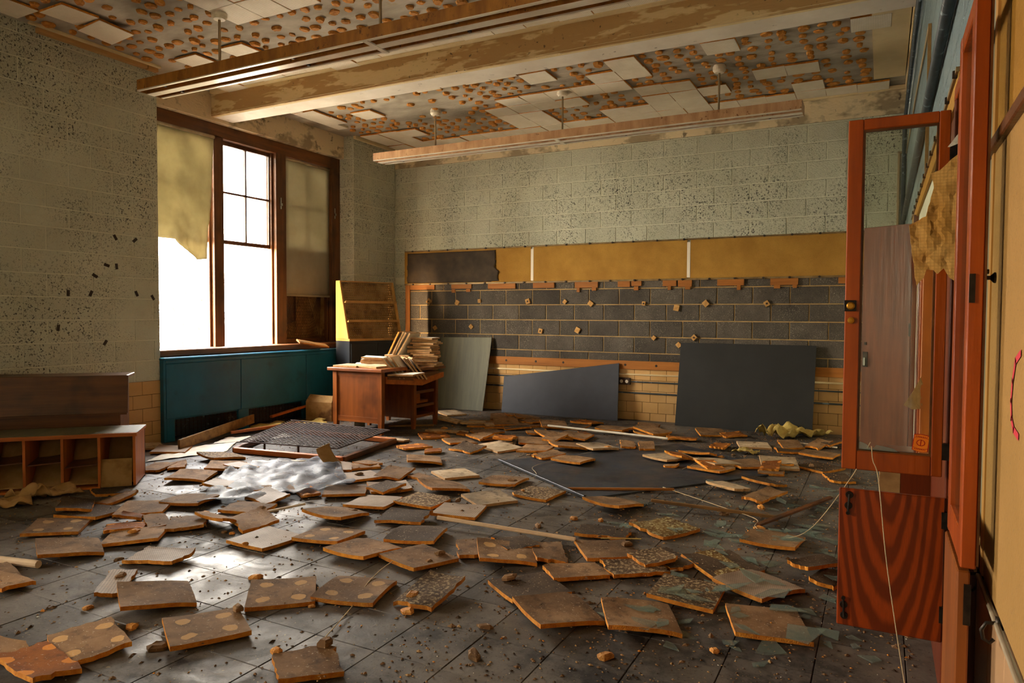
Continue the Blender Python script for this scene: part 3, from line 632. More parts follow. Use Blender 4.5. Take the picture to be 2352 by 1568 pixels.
a('strip', (6.1, W-.01, -.032, -.008, T-.03, .71), 'furring')
for x0, x1 in ((.29, .72), (1.006, 1.34), (1.606, 2.035), (2.30, 2.61), (2.905, 3.225), (3.49, 3.65), (3.67, 3.80), (4.067, 4.235), (4.256, 4.425), (4.724, 5.03), (5.32, 5.62), (6.03, 6.10)):
    a('strip_piece', (x0, x1, -.032, -.008, 1.672+rnd(-.01, .01), 1.742), 'furring')
for x in (1.01, 1.25, 2.93, 3.14, 3.70, 4.13, 4.34, 4.95, 5.36, 5.56): a('splinter', (x, x+rnd(.04, .07), -.028, -.008, 1.632+rnd(-.02, .01), 1.675), 'furring')
for x in (1.9, 2.35, 2.75, 3.6, 4.0): obj('knot', MB().lathe((x, -.031, .69), [(.016, 0), (.014, -.004)], 10, 'y'), 'clip_dark', fr, world=True)
DB = [(0.618, 1.504), (1.101, 1.483), (1.466, 1.506), (2.22, 1.496), (2.763, 1.488), (3.124, 1.464), (3.83, 1.462), (4.241, 1.407), (4.592, 1.459), (5.286, 1.456), (0.724, 1.119), (1.333, 1.145), (2.412, 1.099), (2.945, 1.118), (3.963, 1.035), (4.458, 1.049), (4.274, 0.955)]
for n, (x, z) in enumerate(DB):
    s_ = rnd(.022, .034); th = rnd(-.9, .9); q = MB().box(-s_, s_, -.014, .016, -s_*1.1, s_*1.1)
    d = tag(link('plaster_pad', q.mesh('plaster_pad', 'dab_wood', .003), None, (x, -.018, z), (0, th, 0)), 'small tan adhesive pad stuck on the bare cinder blocks', 'adhesive pad', 'tan pads on the bare block wall')
    if n % 3 == 0: obj('glue_spot', MB().lathe((0, -.013, 0), [(.012, 0), (.008, -.006)], 9, 'y'), 'clip_dark', d)
for n, (y, z) in enumerate([(-4.375, 2.027), (-4.176, 2.018), (-4.464, 1.759), (-4.366, 1.753), (-4.578, 1.655), (-4.823, 1.487), (-4.618, 1.489), (-4.166, 1.502), (-3.993, 1.468), (-4.916, 1.177), (-4.489, 1.032)]):
    tag(link('tape_scrap', MB().grid(lambda u, v: (.006+.004*math.sin(u*3), (u-.5)*.028, (v-.5)*.055), 3, 3).mesh('tape_scrap', 'clip_dark'), None, (0, y, z), (rnd(-1.3, 1.3), 0, 0)), 'curled dark scrap of old tape on the green block wall', 'tape scrap', 'tape scraps beside the window')
for z, r, m, nm in ((.572, .011, 'cream_paint', 'cream painted conduit running above the glazed wall tiles'), (.480, .009, 'pipe_grey', 'upper dark conduit running along the glazed wall tiles'), (.340, .010, 'pipe_grey', 'lower dark conduit running along the glazed wall tiles')):
    tag(obj('conduit', MB().tube([(.05 if r > .01 else 1.2, -.02, z), (W-.02, -.02, z)], r, 8), m, smooth=True), nm, 'conduit')
ob = thing('wall_outlet', 'brown double wall outlet box between the leaning slates', 'outlet', (3.60, -.01, .46)); obj('box', MB().box(3.52, 3.67, -.05, -.008, .44, .525), 'rusty_iron', ob, bev=.004, world=True)
for x in (3.56, 3.63): obj('socket', MB().lathe((x, -.05, .482), [(.022, 0), (.02, -.006), (.01, -.007)], 12, 'y'), 'white_dull', ob, world=True)
# slates leaning on the wall
def slate(name, poly, mat, label, yb, zt, th=.012):
    tl = lambda x, z: -.02-(yb)*(1-z/zt)
    f = lambda x, z, d: (x, tl(x, z)-.03-d, z)
    o = obj(name, MB().prism(poly, 0, th, f), mat, bev=.002); return tag(o, label, 'blackboard')
slate('slate_panel', [(.87, .0), (1.66, .0), (1.69, 1.0), (.86, .99)], 'chalk_grey', 'chalky grey green slate panel leaning on the wall behind the desk', .20, 1.0)
slate('slate_panel', [(1.93, .0), (3.57, 0), (3.53, .71), (1.91, .475)], 'slate_blue', 'blue black slate panel with a slanting top edge leaning on the tiled wall', .16, .71)
slate('slate_panel', [(4.29, 0), (5.81, 0), (5.825, .985), (4.31, .985)], 'slate_dark', 'large black square slate panel leaning against the back wall', .16, .985)
# the slate that lies flat on the floor
e1 = Vector((1.17, -.86, 0)).normalized(); e2 = Vector((.59, .807, 0))
sf = MB().obox(Vector((3.47, -3.09, .006))+e1*.72+e2*1.0, e1*.72, e2*1.0, (0, 0, .006))
tag(obj('floor_slate', sf, 'slate_floor', bev=.003), 'smooth dark slate panel lying flat on the floor among the tiles', 'blackboard')

# ---------------------------------------------------------------- display rack behind the desk
rk = thing('display_rack', 'slanted pegboard display rack with yellow side on a dark base', 'rack', (.10, -1.42, 0), math.atan2(.80, .26))
# local x along the rack, local -y towards the room
a = lambda n, mb, m, **k: obj(n, mb, m, rk, **k)
L_ = .84
for x0, x1 in ((0, .02), (L_-.02, L_)):
    a('side_panel', MB().prism([(0, .98), (-.30, .98), (-.09, 1.735), (0, 1.735)], x0, x1, lambda y, z, x: (x, y, z)), 'rack_wood', bev=.002)
    a('side_edge', MB().beam((x0+.01, -.305, .98), (x0+.01, -.093, 1.74), .022, .012, (0, -1, .3)), 'rack_wood')
sl_ = lambda z: -.295+(z-.98)*.28
# pegboard with real holes: every cell is a ring of four quads on both faces plus the hole's walls
pg = MB(); NX, NZ = 28, 24; px, pz_ = (L_-.04)/NX, .74/NZ; hw = .0045
P3 = lambda x, z, d: (x, sl_(z)+.02+d, z)
for i in range(NX):
    for k in range(NZ):
        x0, z0 = .02+i*px, .99+k*pz_; cx_, cz_ = x0+px/2, z0+pz_/2
        O = [(x0, z0), (x0+px, z0), (x0+px, z0+pz_), (x0, z0+pz_)]; I = [(cx_-hw, cz_-hw), (cx_+hw, cz_-hw), (cx_+hw, cz_+hw), (cx_-hw, cz_+hw)]
        vs = [P3(x, z, d) for d in (0, .006) for x, z in O+I]
        pg.add(vs, [(q, (q+1) % 4, 4+(q+1) % 4, 4+q) for q in range(4)]+[(8+(q+1) % 4, 8+q, 12+q, 12+(q+1) % 4) for q in range(4)]+[(4+q, 4+(q+1) % 4, 12+(q+1) % 4, 12+q) for q in range(4)])
a('pegboard', pg, 'cardboard')
for z in (1.21, 1.46): a('ledge', MB().box(.02, L_-.02, sl_(z)-.045, sl_(z)+.02, z, z+.014).box(.02, L_-.02, sl_(z)-.05, sl_(z)-.04, z, z+.03), 'rack_wood')
a('bottom_ledge', MB().box(0, L_, -.33, 0, .965, .995), 'rack_wood', bev=.002); a('top_rail', MB().box(0, L_, -.10, 0, 1.735, 1.75), 'rack_wood', bev=.002)
a('base_cabinet', MB().box(0, L_, -.33, -.0, 0, .965), 'rack_base', bev=.003)
for x in (.02, .43): a('base_door', MB().box(x, x+.39, -.342, -.33, .06, .93), 'rack_base', bev=.002)

# ---------------------------------------------------------------- desk with stacked tiles
dk = thing('teacher_desk', 'brown wooden teacher desk with a sagging top piled with ceiling tiles', 'desk', (1.38, -2.05, 0))
a = lambda n, mb, m, **k: obj(n, mb, m, dk, world=True, **k)
def leg(x, y, w_=.055, top=.69):
    a('leg', MB().add([(x+s_*q, y+t_*q, z) for z, q in ((0, w_*.36), (.16, w_*.5), (top, w_*.5)) for s_, t_ in ((-1, -1), (1, -1), (1, 1), (-1, 1))],
      [(0, 1, 5, 4), (1, 2, 6, 5), (2, 3, 7, 6), (3, 0, 4, 7), (4, 5, 9, 8), (5, 6, 10, 9), (6, 7, 11, 10), (7, 4, 8, 11), (3, 2, 1, 0), (8, 9, 10, 11)]), 'desk_wood')
leg(1.055, -2.50); leg(1.68, -2.50); leg(1.055, -1.55); leg(1.735, -1.98, .05, .56); leg(1.745, -1.55, .05, .60); leg(1.10, -1.98, .05, .6)
a('end_panel', MB().box(1.08, 1.655, -2.507, -2.49, .17, .63), 'desk_wood'); a('rail', MB().box(1.08, 1.655, -2.515, -2.485, .63, .69), 'desk_wood_h'); a('rail', MB().box(1.08, 1.655, -2.515, -2.485, .125, .185), 'desk_wood_h')
a('modesty_panel', MB().box(1.06, 1.075, -2.48, -1.57, .15, .66), 'desk_wood'); a('pedestal_side', MB().box(1.08, 1.72, -1.975, -1.96, .12, .58), 'desk_wood'); a('pedestal_side', MB().box(1.08, 1.72, -1.565, -1.55, .12, .60), 'desk_wood')
a('pedestal_back', MB().box(1.08, 1.10, -1.96, -1.565, .12, .6), 'dark_wood'); a('pedestal_floor', MB().box(1.09, 1.74, -1.97, -1.56, .12, .15), 'desk_wood_h')
for z in (.24, .40): a('drawer_rail', MB().box(1.715, 1.745, -1.96, -1.57, z, z+.03), 'desk_wood_y')
a('drawer', MB().box(1.14, 1.66, -1.94, -1.74, .27, .38).box(1.14, 1.66, -1.74, -1.58, .27, .30), 'orange_wood')
a('top', MB().box(.985, 1.745, -2.575, -2.10, .685, .722), 'desk_wood_h', bev=.006)
a('back_apron', MB().box(1.06, 1.10, -2.48, -1.5, .60, .69), 'desk_wood_y'); a('pedestal_top', MB().box(1.0, 1.72, -2.10, -1.28, .655, .685), 'desk_wood_y', bev=.004)
# the sagging writing leaf: near side high, outer corner low
lf = [(1.42, -2.44, .655), (1.72, -2.42, .625), (1.80, -1.90, .570), (1.83, -1.50, .625), (1.42, -1.45, .68)]
a('sagging_leaf', MB().add([(x, y, z) for x, y, z in lf]+[(x, y, z-.022) for x, y, z in lf], [(0, 1, 2, 3, 4), (9, 8, 7, 6, 5)]+[(i, 5+i, 5+(i+1) % 5, (i+1) % 5) for i in range(5)]), 'desk_wood_y')
a('front_apron', MB().add([(1.70, -2.44, .635), (1.805, -1.905, .575), (1.835, -1.50, .63), (1.70, -2.44, .555), (1.805, -1.905, .50), (1.835, -1.50, .57), (1.68, -2.44, .635), (1.785, -1.905, .575), (1.815, -1.50, .63), (1.68, -2.44, .555), (1.785, -1.905, .50), (1.815, -1.50, .57)],
  [(0, 3, 4, 1), (1, 4, 5, 2), (6, 7, 10, 9), (7, 8, 11, 10), (0, 1, 7, 6), (1, 2, 8, 7), (3, 9, 10, 4), (4, 10, 11, 5), (0, 6, 9, 3), (2, 5, 11, 8)]), 'orange_wood')

# ---------------------------------------------------------------- loose ceiling tiles
TV = {}
def tile_mesh(kind, sx, sy, var):
    key = (kind, sx, sy, var)
    if key in TV: return TV[key]
    top = {'b': 'back_brown', 's': 'back_spots', 'p': 'tile_face_dirty', 'l': 'back_light', 'd': 'back_dark', 'g': 'back_grit', 'm': 'back_moss', 'o': 'back_orange', 'os': 'back_orange', 'w': 'tile_face', 'c': 'back_light'}[kind]
    edge = 'fibre_edge_pale' if kind in 'lwc' else 'fibre_edge'
    rg = random.Random(hash((sx, sy, var)) & 0xffff if False else int(sx*1000)*7+int(sy*1000)*13+var*101)
    n = 8; broken = sx < .26 or sy < .26 or kind in ('o', 'm')
    amp = rg.uniform(.0, .006) if kind not in 'wlc' else rg.uniform(0, .003); ph = rg.uniform(0, 6.28); cx = rg.choice((-1, 1)); cy = rg.choice((-1, 1)); lift = rg.uniform(0, .016) if kind not in 'wlc' else 0
    def P(i, j, z):
        u, v = i/n-.5, j/n-.5
        x, y = u*sx, v*sy
        e = max(abs(u), abs(v))*2
        if broken and e > .6:
            q = noise.noise((u*9+var*3.3, v*9, sx*31))*.09*(e-.6)/.4; x *= 1+q*1.6; y *= 1-q*1.6
        elif e > .98:
            q = noise.noise((u*14+var*5.1, v*14, 3))*.012; x *= 1+q; y *= 1+q
        if e > .9 and abs(u*v) > .2 and u*cx > 0 and v*cy > 0 and kind in 'bgd' and var % 3 == 0: x *= .86; y *= .86
        bz = amp*math.cos(u*3+ph)*2*(u*u+v*v)*4+lift*max(0, u*cx+v*cy)**2*1.0
        return (x, y, z+bz)
    mb = MB(); th = .019; N = n+1
    up = [P(i, j, th) for j in range(N) for i in range(N)]; dn = [P(i, j, 0) for j in range(N) for i in range(N)]
    mb.v = up+dn; o = N*N
    for j in range(n):
        for i in range(n):
            q = j*N+i; mb.f.append((q, q+1, q+N+1, q+N)); mb.mi.append(0); mb.f.append((o+q+N, o+q+N+1, o+q+1, o+q)); mb.mi.append(2)
    for i in range(n):
        for a_, b_ in ((i, i+1), (n*N+i+1, n*N+i), ((i+1)*N, i*N), (i*N+n, (i+1)*N+n)):
            mb.f.append((b_, a_, o+a_, o+b_)); mb.mi.append(1)
    me = bpy.data.meshes.new('ceiling_tile'); me.from_pydata(mb.v, [], mb.f)
    for m in (top, edge, 'tile_face_dirty' if kind not in 'wlc' else 'tile_face'): me.materials.append(MATS[m])
    me.polygons.foreach_set('material_index', mb.mi); me.update()
    TV[key] = me; return me
TL = {'b': 'brown backed fallen ceiling tile', 's': 'brown ceiling tile with pale round glue marks', 'p': 'ceiling tile with dirty perforated face up', 'l': 'pale tan fallen ceiling tile',
      'd': 'dark soaked fallen ceiling tile', 'g': 'ceiling tile crusted with pale grit', 'm': 'mossy decayed ceiling tile', 'o': 'broken orange fibre tile fragment', 'os': 'orange ceiling tile with bright glue marks'}
TG = {'b': 'brown backed tiles on the floor', 's': 'glue marked tiles on the floor', 'p': 'perforated tiles on the floor', 'l': 'pale tiles on the floor', 'd': 'dark soaked tiles on the floor', 'g': 'gritty tiles on the floor', 'm': 'mossy tiles on the floor', 'o': 'orange tile fragments', 'os': None}
TILES = '''2.07,-6.13,44,0.3,0.3,s 2.64,-6.02,43,0.3,0.3,b 2.56,-6.35,63,0.3,0.3,b 3.09,-6.19,105,0.19,0.3,p 3.24,-6.53,44,0.12,0.3,p 2.14,-5.61,39,0.3,0.3,b 2.26,-5.33,105,0.3,0.3,b 2.49,-5.77,61,0.13,0.3,b 2.68,-5.7,44,0.22,0.3,b 1.6,-4.48,41,0.3,0.3,b 1.64,-4.85,31,0.3,0.3,b 1.17,-4.62,48,0.13,0.3,b 1.08,-4.74,116,0.3,0.19,b 1.23,-4.22,79,0.3,0.3,g 2.11,-4.91,20,0.3,0.18,p 2.44,-5.95,50,0.21,0.14,o 2.29,-5.8,47,0.12,0.1,o 1.75,-5.54,105,0.3,0.12,b 1.94,-5.84,108,0.3,0.3,d 2.74,-6.77,86,0.15,0.3,b 2.63,-6.71,76,0.1,0.3,b 0.19,-4.17,63,0.21,0.3,l 0.51,-4.18,39,0.3,0.3,p 1.56,-5.46,67,0.23,0.23,d 3.57,-6.56,59,0.3,0.3,b 3.72,-6.96,71,0.23,0.3,s 3.74,-7.16,82,0.17,0.3,os 4.02,-6.66,59,0.3,0.3,s 3.43,-7.17,97,0.13,0.3,b 2.07,-4.45,31,0.3,0.3,b 2.46,-4.8,48,0.3,0.3,b 2.74,-5.28,104,0.22,0.3,b 2.67,-5.05,73,0.19,0.3,p 2.76,-4.77,60,0.13,0.3,o 3.02,-4.64,36,0.3,0.3,b 3.39,-5.16,94,0.3,0.3,b 3.38,-4.77,102,0.3,0.3,p 3.21,-4.37,45,0.3,0.3,p 2.78,-4.2,58,0.3,0.3,p 2.99,-4.01,102,0.3,0.23,b 2.52,-3.77,80,0.16,0.21,b 2.45,-3.99,39,0.13,0.3,p 2.54,-3.88,49,0.3,0.2,b 2.9,-3.46,37,0.3,0.3,b 3.27,-3.99,72,0.12,0.3,b 3.41,-3.76,55,0.3,0.3,l 3.58,-4.2,56,0.3,0.3,b 3.66,-4.57,92,0.3,0.3,g 3.8,-4.99,99,0.22,0.3,d 4.01,-4.67,105,0.3,0.3,p 4.07,-5.23,106,0.3,0.3,d 3.34,-5.7,87,0.3,0.3,p 3.63,-5.49,99,0.3,0.3,s 3.97,-5.6,85,0.3,0.3,b 2.82,-5.61,81,0.1,0.3,b 1.73,-4.44,80,0.15,0.3,p 2.43,-2.95,67,0.3,0.19,o 2.02,-2.73,97,0.16,0.3,l 2.72,-3.05,33,0.15,0.13,o 1.46,-2.59,41,0.3,0.3,b 4.02,-6.24,42,0.3,0.3,s 4.3,-6.06,106,0.3,0.3,s 4.64,-5.94,91,0.3,0.2,g 4.31,-5.56,73,0.3,0.3,b 4.61,-6.7,52,0.22,0.22,b 3.88,-3.79,95,0.3,0.3,b 4.27,-4,85,0.3,0.3,g 4.03,-4.3,55,0.3,0.3,l 4.86,-4.05,75,0.3,0.3,b 5.01,-4.65,100,0.21,0.3,d 5.31,-4.4,58,0.3,0.3,m 3.77,-2.74,67,0.3,0.17,b 4.07,-2.83,81,0.3,0.3,b 3.52,-2.47,97,0.3,0.3,b 3.34,-2.16,29,0.3,0.3,b 3.77,-2.27,42,0.3,0.3,b 4.03,-2.15,55,0.3,0.3,l 4.25,-1.88,21,0.14,0.3,b 4.44,-1.88,19,0.15,0.3,b 4.76,-2.33,62,0.3,0.3,l 2.95,-2.8,75,0.22,0.3,d 3.2,-2.58,64,0.3,0.3,l 3.06,-2.45,63,0.3,0.19,l 2.7,-2.53,49,0.3,0.3,b 2.75,-2.12,59,0.3,0.3,b 2.8,-2.26,60,0.17,0.2,b 3.1,-2.26,113,0.3,0.19,l 3.81,-1.11,91,0.3,0.3,b 4.24,-1.07,69,0.3,0.3,b 3.61,-1.67,92,0.3,0.3,b 4.69,-5.29,33,0.3,0.3,s 4.49,-5.26,35,0.21,0.3,b 4.88,-5.15,31,0.17,0.3,b 5.14,-4.95,36,0.3,0.3,b 5.12,-5.35,46,0.3,0.19,b 5.36,-5.15,39,0.3,0.21,g 5,-5.64,51,0.3,0.3,d 5.24,-5.85,50,0.3,0.3,b 5.57,-5.73,26,0.3,0.3,b 4.82,-0.71,26,0.3,0.3,b 5.35,-1.23,16,0.3,0.3,l 5.22,-2.35,50,0.3,0.3,l 5.22,-2.57,72,0.3,0.3,b 5.7,-2.17,13,0.3,0.3,l 6.01,-2.04,57,0.3,0.3,d 5.98,-1.5,79,0.3,0.3,b 5.46,-3.18,53,0.16,0.3,l 5.75,-3.37,61,0.3,0.16,b 5.68,-2.91,59,0.16,0.3,d 4.98,-2.05,85,0.2,0.3,b 5.07,-1.49,91,0.3,0.15,o 5.68,-1.09,18,0.2,0.3,b 5.93,-0.96,69,0.3,0.15,b 6.18,-2.4,17,0.18,0.3,d 4.25,-1.03,64,0.3,0.3,b 5.68,-5.35,90,0.3,0.3,g 5.96,-5.1,58,0.3,0.3,p 5.71,-4.91,48,0.2,0.3,m 6.06,-5.53,18,0.3,0.3,b 5.93,-4.34,85,0.3,0.3,b 5.48,-4.92,47,0.16,0.3,d 6.25,-4.85,77,0.22,0.13,d 2.26,-0.81,28,0.3,0.3,b 2.58,-0.73,37,0.3,0.3,b 1.48,-0.79,66,0.3,0.3,l 1.82,-1.37,97,0.15,0.3,l 2.27,-1.37,26,0.3,0.3,b 2.51,-1.18,33,0.3,0.3,b 2.78,-1.11,42,0.3,0.3,b 3.1,-1.11,31,0.3,0.3,b 3.35,-0.69,85,0.3,0.3,o 3.83,-1.05,85,0.3,0.3,b 2.23,-2.3,45,0.3,0.3,o 2.62,-1.83,50,0.3,0.3,b 3.42,-1.83,56,0.3,0.3,b 3.03,-5.5,64,0.22,0.3,b 4.67,-5.14,54,0.2,0.2,d 5.75,-4.89,45,0.3,0.3,d 5.42,-5.01,46,0.2,0.19,g 5.45,-2.26,41,0.3,0.3,b 3.26,-4.47,70,0.2,0.23,d 2.53,-4.54,69,0.21,0.3,b 6.19,-4.72,61,0.3,0.13,d 1.79,-5.85,53,0.19,0.3,d'''
placed = []
def region(x, y):
    if x > 5.5 and y < -4.4: return 'among glass splinters before the cabinet'
    if math.hypot(x-1.5, y+2.2) < 1.0: return 'beside the desk'
    if y > -1.75: return 'before the leaning slates'
    if math.hypot(x-1.5, y+3.4) < 1.05: return 'beside the mesh screen'
    q = Vector((x-3.47, y+3.09, 0))
    if -.1 < q.dot(e1) < 1.55 and -.1 < q.dot(e2) < 2.1: return 'on or beside the flat slate'
    if 1.5 < x < 3.0 and -5.6 < y < -3.6: return 'on the plastic film and around it'
    if x < 2.3 and y < -4.8: return 'near the cubby shelf'
    if abs(y+5.0) < .55 and 3.6 < x < 5.2: return 'beside the cream pole'
    if y < -5.4: return 'on the mostly bare floor tiles'
    return 'in the middle of the room'
for n, s_ in enumerate(TILES.split()):
    x, y, an, sx, sy, k = s_.split(','); x, y, an, sx, sy = map(float, (x, y, an, sx, sy))
    me = tile_mesh(k, sx, sy, n % 11)
    lvl = sum(1 for (px, py, ps) in placed if math.hypot(px-x, py-y) < .19 and ps > .2)
    z = .001+.019*min(lvl, 2)+(.012 if 3.6 < x < 6 and -3.6 < y < -1.4 else 0)
    tx, ty = rnd(-.035, .035), rnd(-.035, .035)
    if y > -2.2 and k in 'bl': tx = rnd(.0, .16)
    R_ = Matrix.Rotation(math.radians(an), 3, 'Z') @ Matrix.Rotation(tx, 3, 'X') @ Matrix.Rotation(ty, 3, 'Y')
    mn = min((R_ @ v.co).z for v in me.vertices)
    o = link('fallen_tile', me, None, (x, y, z-mn), R_.to_euler()); lb = TL[k]+' '+region(x, y); tag(o, lb, 'ceiling tile', (TG[k].replace(' on the floor', '')+' '+region(x, y)) if TG[k] else None)
    placed.append((x, y, sx))
for k in range(34):       # smaller broken pieces at the far end of the room
    x, y = (rnd(1.9, 4.3), rnd(-2.3, -.55)) if k < 22 else (rnd(4.4, 6.2), rnd(-2.8, -.6))
    kd = random.choice('bbobdlo'); sx, sy = random.choice(((.15, .24), (.2, .12), (.24, .2), (.12, .1), (.3, .16)))
    me = tile_mesh(kd, sx, sy, k % 11); R_ = Matrix.Rotation(rnd(0, 6.28), 3, 'Z') @ Matrix.Rotation(rnd(-.12, .12), 3, 'X'); mn = min((R_ @ v.co).z for v in me.vertices)
    lvl = sum(1 for (px, py, ps) in placed if math.hypot(px-x, py-y) < .2)
    o = link('tile_fragment', me, None, (x, y, .001+.019*min(lvl, 2)-mn), R_.to_euler()); lb = {'b': 'brown', 'o': 'orange', 'd': 'dark', 'l': 'pale'}[kd]+' broken piece of ceiling tile '+region(x, y); tag(o, lb, 'tile fragment', lb.replace('piece', 'pieces'))
# tiles on and against the desk
def dtile(kind, loc, M, label, group, var):
    me = tile_mesh(kind, .30, .30, var); o = link('fallen_tile', me, None, loc, M.to_euler()); tag(o, label, 'ceiling tile', group); return o
for k in range(17):
    dtile('w' if k % 3 else 'c', (1.54+rnd(-.03, .03), -1.46+rnd(-.03, .03), .687+k*.0205), Matrix.Rotation(math.radians(20+rnd(-14, 14)), 3, 'Z'), 'pale ceiling tile in the tall stack on the desk', 'tiles in the tall desk stack', k % 4)
for k in range(6):
    dtile('w', (1.17+rnd(-.02, .03)+(.0 if k > 1 else -.12), -1.92+rnd(-.02, .02), .687+k*.0205), Matrix.Rotation(math.radians(28+rnd(-8, 8)), 3, 'Z'), 'pale ceiling tile in the low stack on the desk', 'tiles in the low desk stack', k % 3)
for k, (x, y, an) in enumerate(((1.16, -2.36, 8), (1.46, -2.32, -4))):
    dtile('c', (x, y, .7225), Matrix.Rotation(math.radians(an), 3, 'Z'), 'single pale ceiling tile lying flat on the desk top', 'tiles flat on the desk top', k)
for k in range(7):
    dtile('w', (1.28+rnd(-.02, .02), -1.60+rnd(-.02, .02), .687+k*.0205), Matrix.Rotation(math.radians(24+rnd(-8, 8)), 3, 'Z'), 'pale ceiling tile in the middle stack under the propped tiles', 'tiles in the middle desk stack', k % 3)
Rh = Vector((.887, .461, 0)); Dh = Vector((-.461, .887, 0))
def lean(base, ang, turn, kind, label, group, var):
    # local x climbs the slope, local y is the horizontal edge
    h = (Rh*math.cos(turn)+Dh*math.sin(turn)); b = Vector((-h.y, h.x, 0)); up = h*math.cos(ang)+Vector((0, 0, 1))*math.sin(ang)
    n_ = up.cross(b); M = Matrix((up, b, n_)).transposed()
    dtile(kind, Vector(base)+up*.15, M, label, group, var)
for k in range(7): lean((1.69+.009*k, -2.12+.064*k, .602-.004*k), math.radians(180-50-rnd(-3, 3)), (rnd(-.2, .0) if k < 4 else rnd(.25, .4)), 'c', 'pale ceiling tile leaning in a row on the sagging desk leaf', 'tiles leaning on the desk leaf', k % 4)
for k in range(4): lean((1.24+.035*k*.887, -1.66+.035*k*.461, .832-.002*k), math.radians(62+rnd(-3, 3)), rnd(-.4, -.2), 'c' if k else 's', 'pale ceiling tile propped upright against the tall desk stack', 'tiles propped against the stack', k % 4)
lean((1.70, -2.30, .640), math.radians(2), -.3, 'w', 'white ceiling tile scrap lying on the edge of the desk leaf', None, 1)
# ---------------------------------------------------------------- fallen furniture by the window wall
cb = thing('cubby_shelf', 'open fronted orange wood cubby shelf lying on its side on the floor', 'shelf', (1.49, -5.22, 0), math.atan2(.717, .70))
a = lambda n, mb, m, **k: obj(n, mb, m, cb, **k)      # local x runs along the front (0 = right end, negative to the left), +y is depth
LN = 1.5; DP = .40
a('top_board', MB().box(-LN, .01, 0, DP, .392, .412), 'orange_wood', bev=.002); a('back_panel', MB().box(-LN, 0, DP-.008, DP, .0, .392), 'dark_wood')
a('grey_top_sheet', MB().box(-LN, .012, .015, DP, .412, .414), 'chalk_grey')  # thin grey sheet covering the top board
for x in (-.02, -.255, -.495, -.735, -.975, -1.215, -1.455): a('divider', MB().box(x, x+.018, .004, DP-.01, .012, .392), 'orange_wood_v')
a('bottom_board', MB().box(-LN, -.24, 0, DP, 0, .016), 'orange_wood'); a('front_rail', MB().box(-LN, .01, -.006, .004, .385, .412), 'orange_wood')
for x0, z in ((-.475, .16), (-.715, .19), (-.955, .2)): a('loose_shelf', MB().add([(x0, .03, z), (x0+.218, .03, z+.015), (x0+.218, DP-.02, z+.05), (x0, DP-.02, z+.02), (x0, .03, z+.008), (x0+.218, .03, z+.023), (x0+.218, DP-.02, z+.058), (x0, DP-.02, z+.028)], [(0, 1, 2, 3), (7, 6, 5, 4), (0, 4, 5, 1), (1, 5, 6, 2), (2, 6, 7, 3), (3, 7, 4, 0)]), 'dark_wood')
for x0 in (-.235, -.475, -.715, -.955): o = a('curled_sheet', MB().grid(lambda u, v: (x0+u*.213, .05+.30*v, .03+.30*v*v+.05*math.sin(u*2.6)*v), 8, 10), 'paper_tan', smooth=True); solid(o, .003)
a('loose_panel', MB().add([(-.235, .0, .01), (-.03, .0, .01), (-.03, .03, .215), (-.235, .03, .215), (-.235, .008, .01), (-.03, .008, .01), (-.03, .038, .215), (-.235, .038, .215)], [(0, 1, 2, 3), (7, 6, 5, 4), (0, 4, 5, 1), (1, 5, 6, 2), (2, 6, 7, 3), (3, 7, 4, 0)]), 'cardboard')
fc = thing('fallen_cabinet', 'long dark brown wooden cabinet lying behind the cubby shelf', 'cabinet', (1.02, -4.985, 0), math.atan2(.717, .70))
a = lambda n, mb, m, **k: obj(n, mb, m, fc, **k)
a('body', MB().box(-1.8, -.045, .06, .42, 0, .77), 'dark_wood', bev=.005)
a('front_board', MB().prism([(-.005, .50), (.018, .50), (.065, .80), (.045, .805)], -1.8, .02, lambda y, z, x: (x, y, z)), 'dark_wood', bev=.003)
a('lip', MB().box(-1.8, .01, .02, .06, .485, .505), 'dark_wood'); a('top', MB().box(-1.8, .0, .05, .43, .775, .80), 'dark_wood', bev=.004); a('foot_rail', MB().box(-1.8, -.06, .05, .07, .02, .40), 'dark_wood')
# ---------------------------------------------------------------- things on the floor by the window
ms = thing('mesh_screen', 'rusted wire mesh window screen on a brown wooden frame lying on the floor', 'screen', (1.55, -3.35, 0))
c4 = [Vector((1.08, -3.94, .03)), Vector((2.27, -3.80, .03)), Vector((2.10, -2.82, .03)), Vector((.62, -2.86, .03))]
for i in range(4): obj('frame_rail', MB().beam(c4[i], c4[(i+1) % 4], .05, .045), 'dark_wood' if i % 2 else 'orange_wood', ms, bev=.003, world=True)
q4 = [p+Vector((0, 0, .055)) for p in c4]; q4[0] += Vector((-.06, .12, .0)); q4[1] += Vector((-.15, .10, .01)); q4[2] += Vector((-.05, -.02, .05)); q4[3] += Vector((.1, 0, .06))
S = lambda u, v: (q4[0].lerp(q4[1], u)).lerp(q4[3].lerp(q4[2], u), v)+Vector((0, 0, .02*math.sin(u*PI)*math.sin(v*PI)))
gm = MB(); n = 21
for k in range(-n, n+1, 1):
    for s_ in (0, 1):
        pts = []
        for t in range(13):
            u = t/12; v = (u+k/n) if s_ == 0 else (1-u+k/n)
            if 0 <= v <= 1: pts.append(S(u, v))
        if len(pts) > 1: gm.tube(pts, .0036, 4)
stuff(obj('wire_mesh', gm, 'rusty_iron', ms, world=True))
obj('mesh_rim', MB().tube([S(0, 0), S(.5, 0), S(1, 0), S(1, .5), S(1, 1), S(.5, 1), S(0, 1), S(0, .5), S(0, 0)], .007, 6), 'rusty_iron', ms, world=True)
for u in (.25, .6, .9): obj('support_post', MB().tube([S(u, .02), S(u, .02)-Vector((0, 0, .07))], .01, 6), 'rusty_iron', ms, world=True)
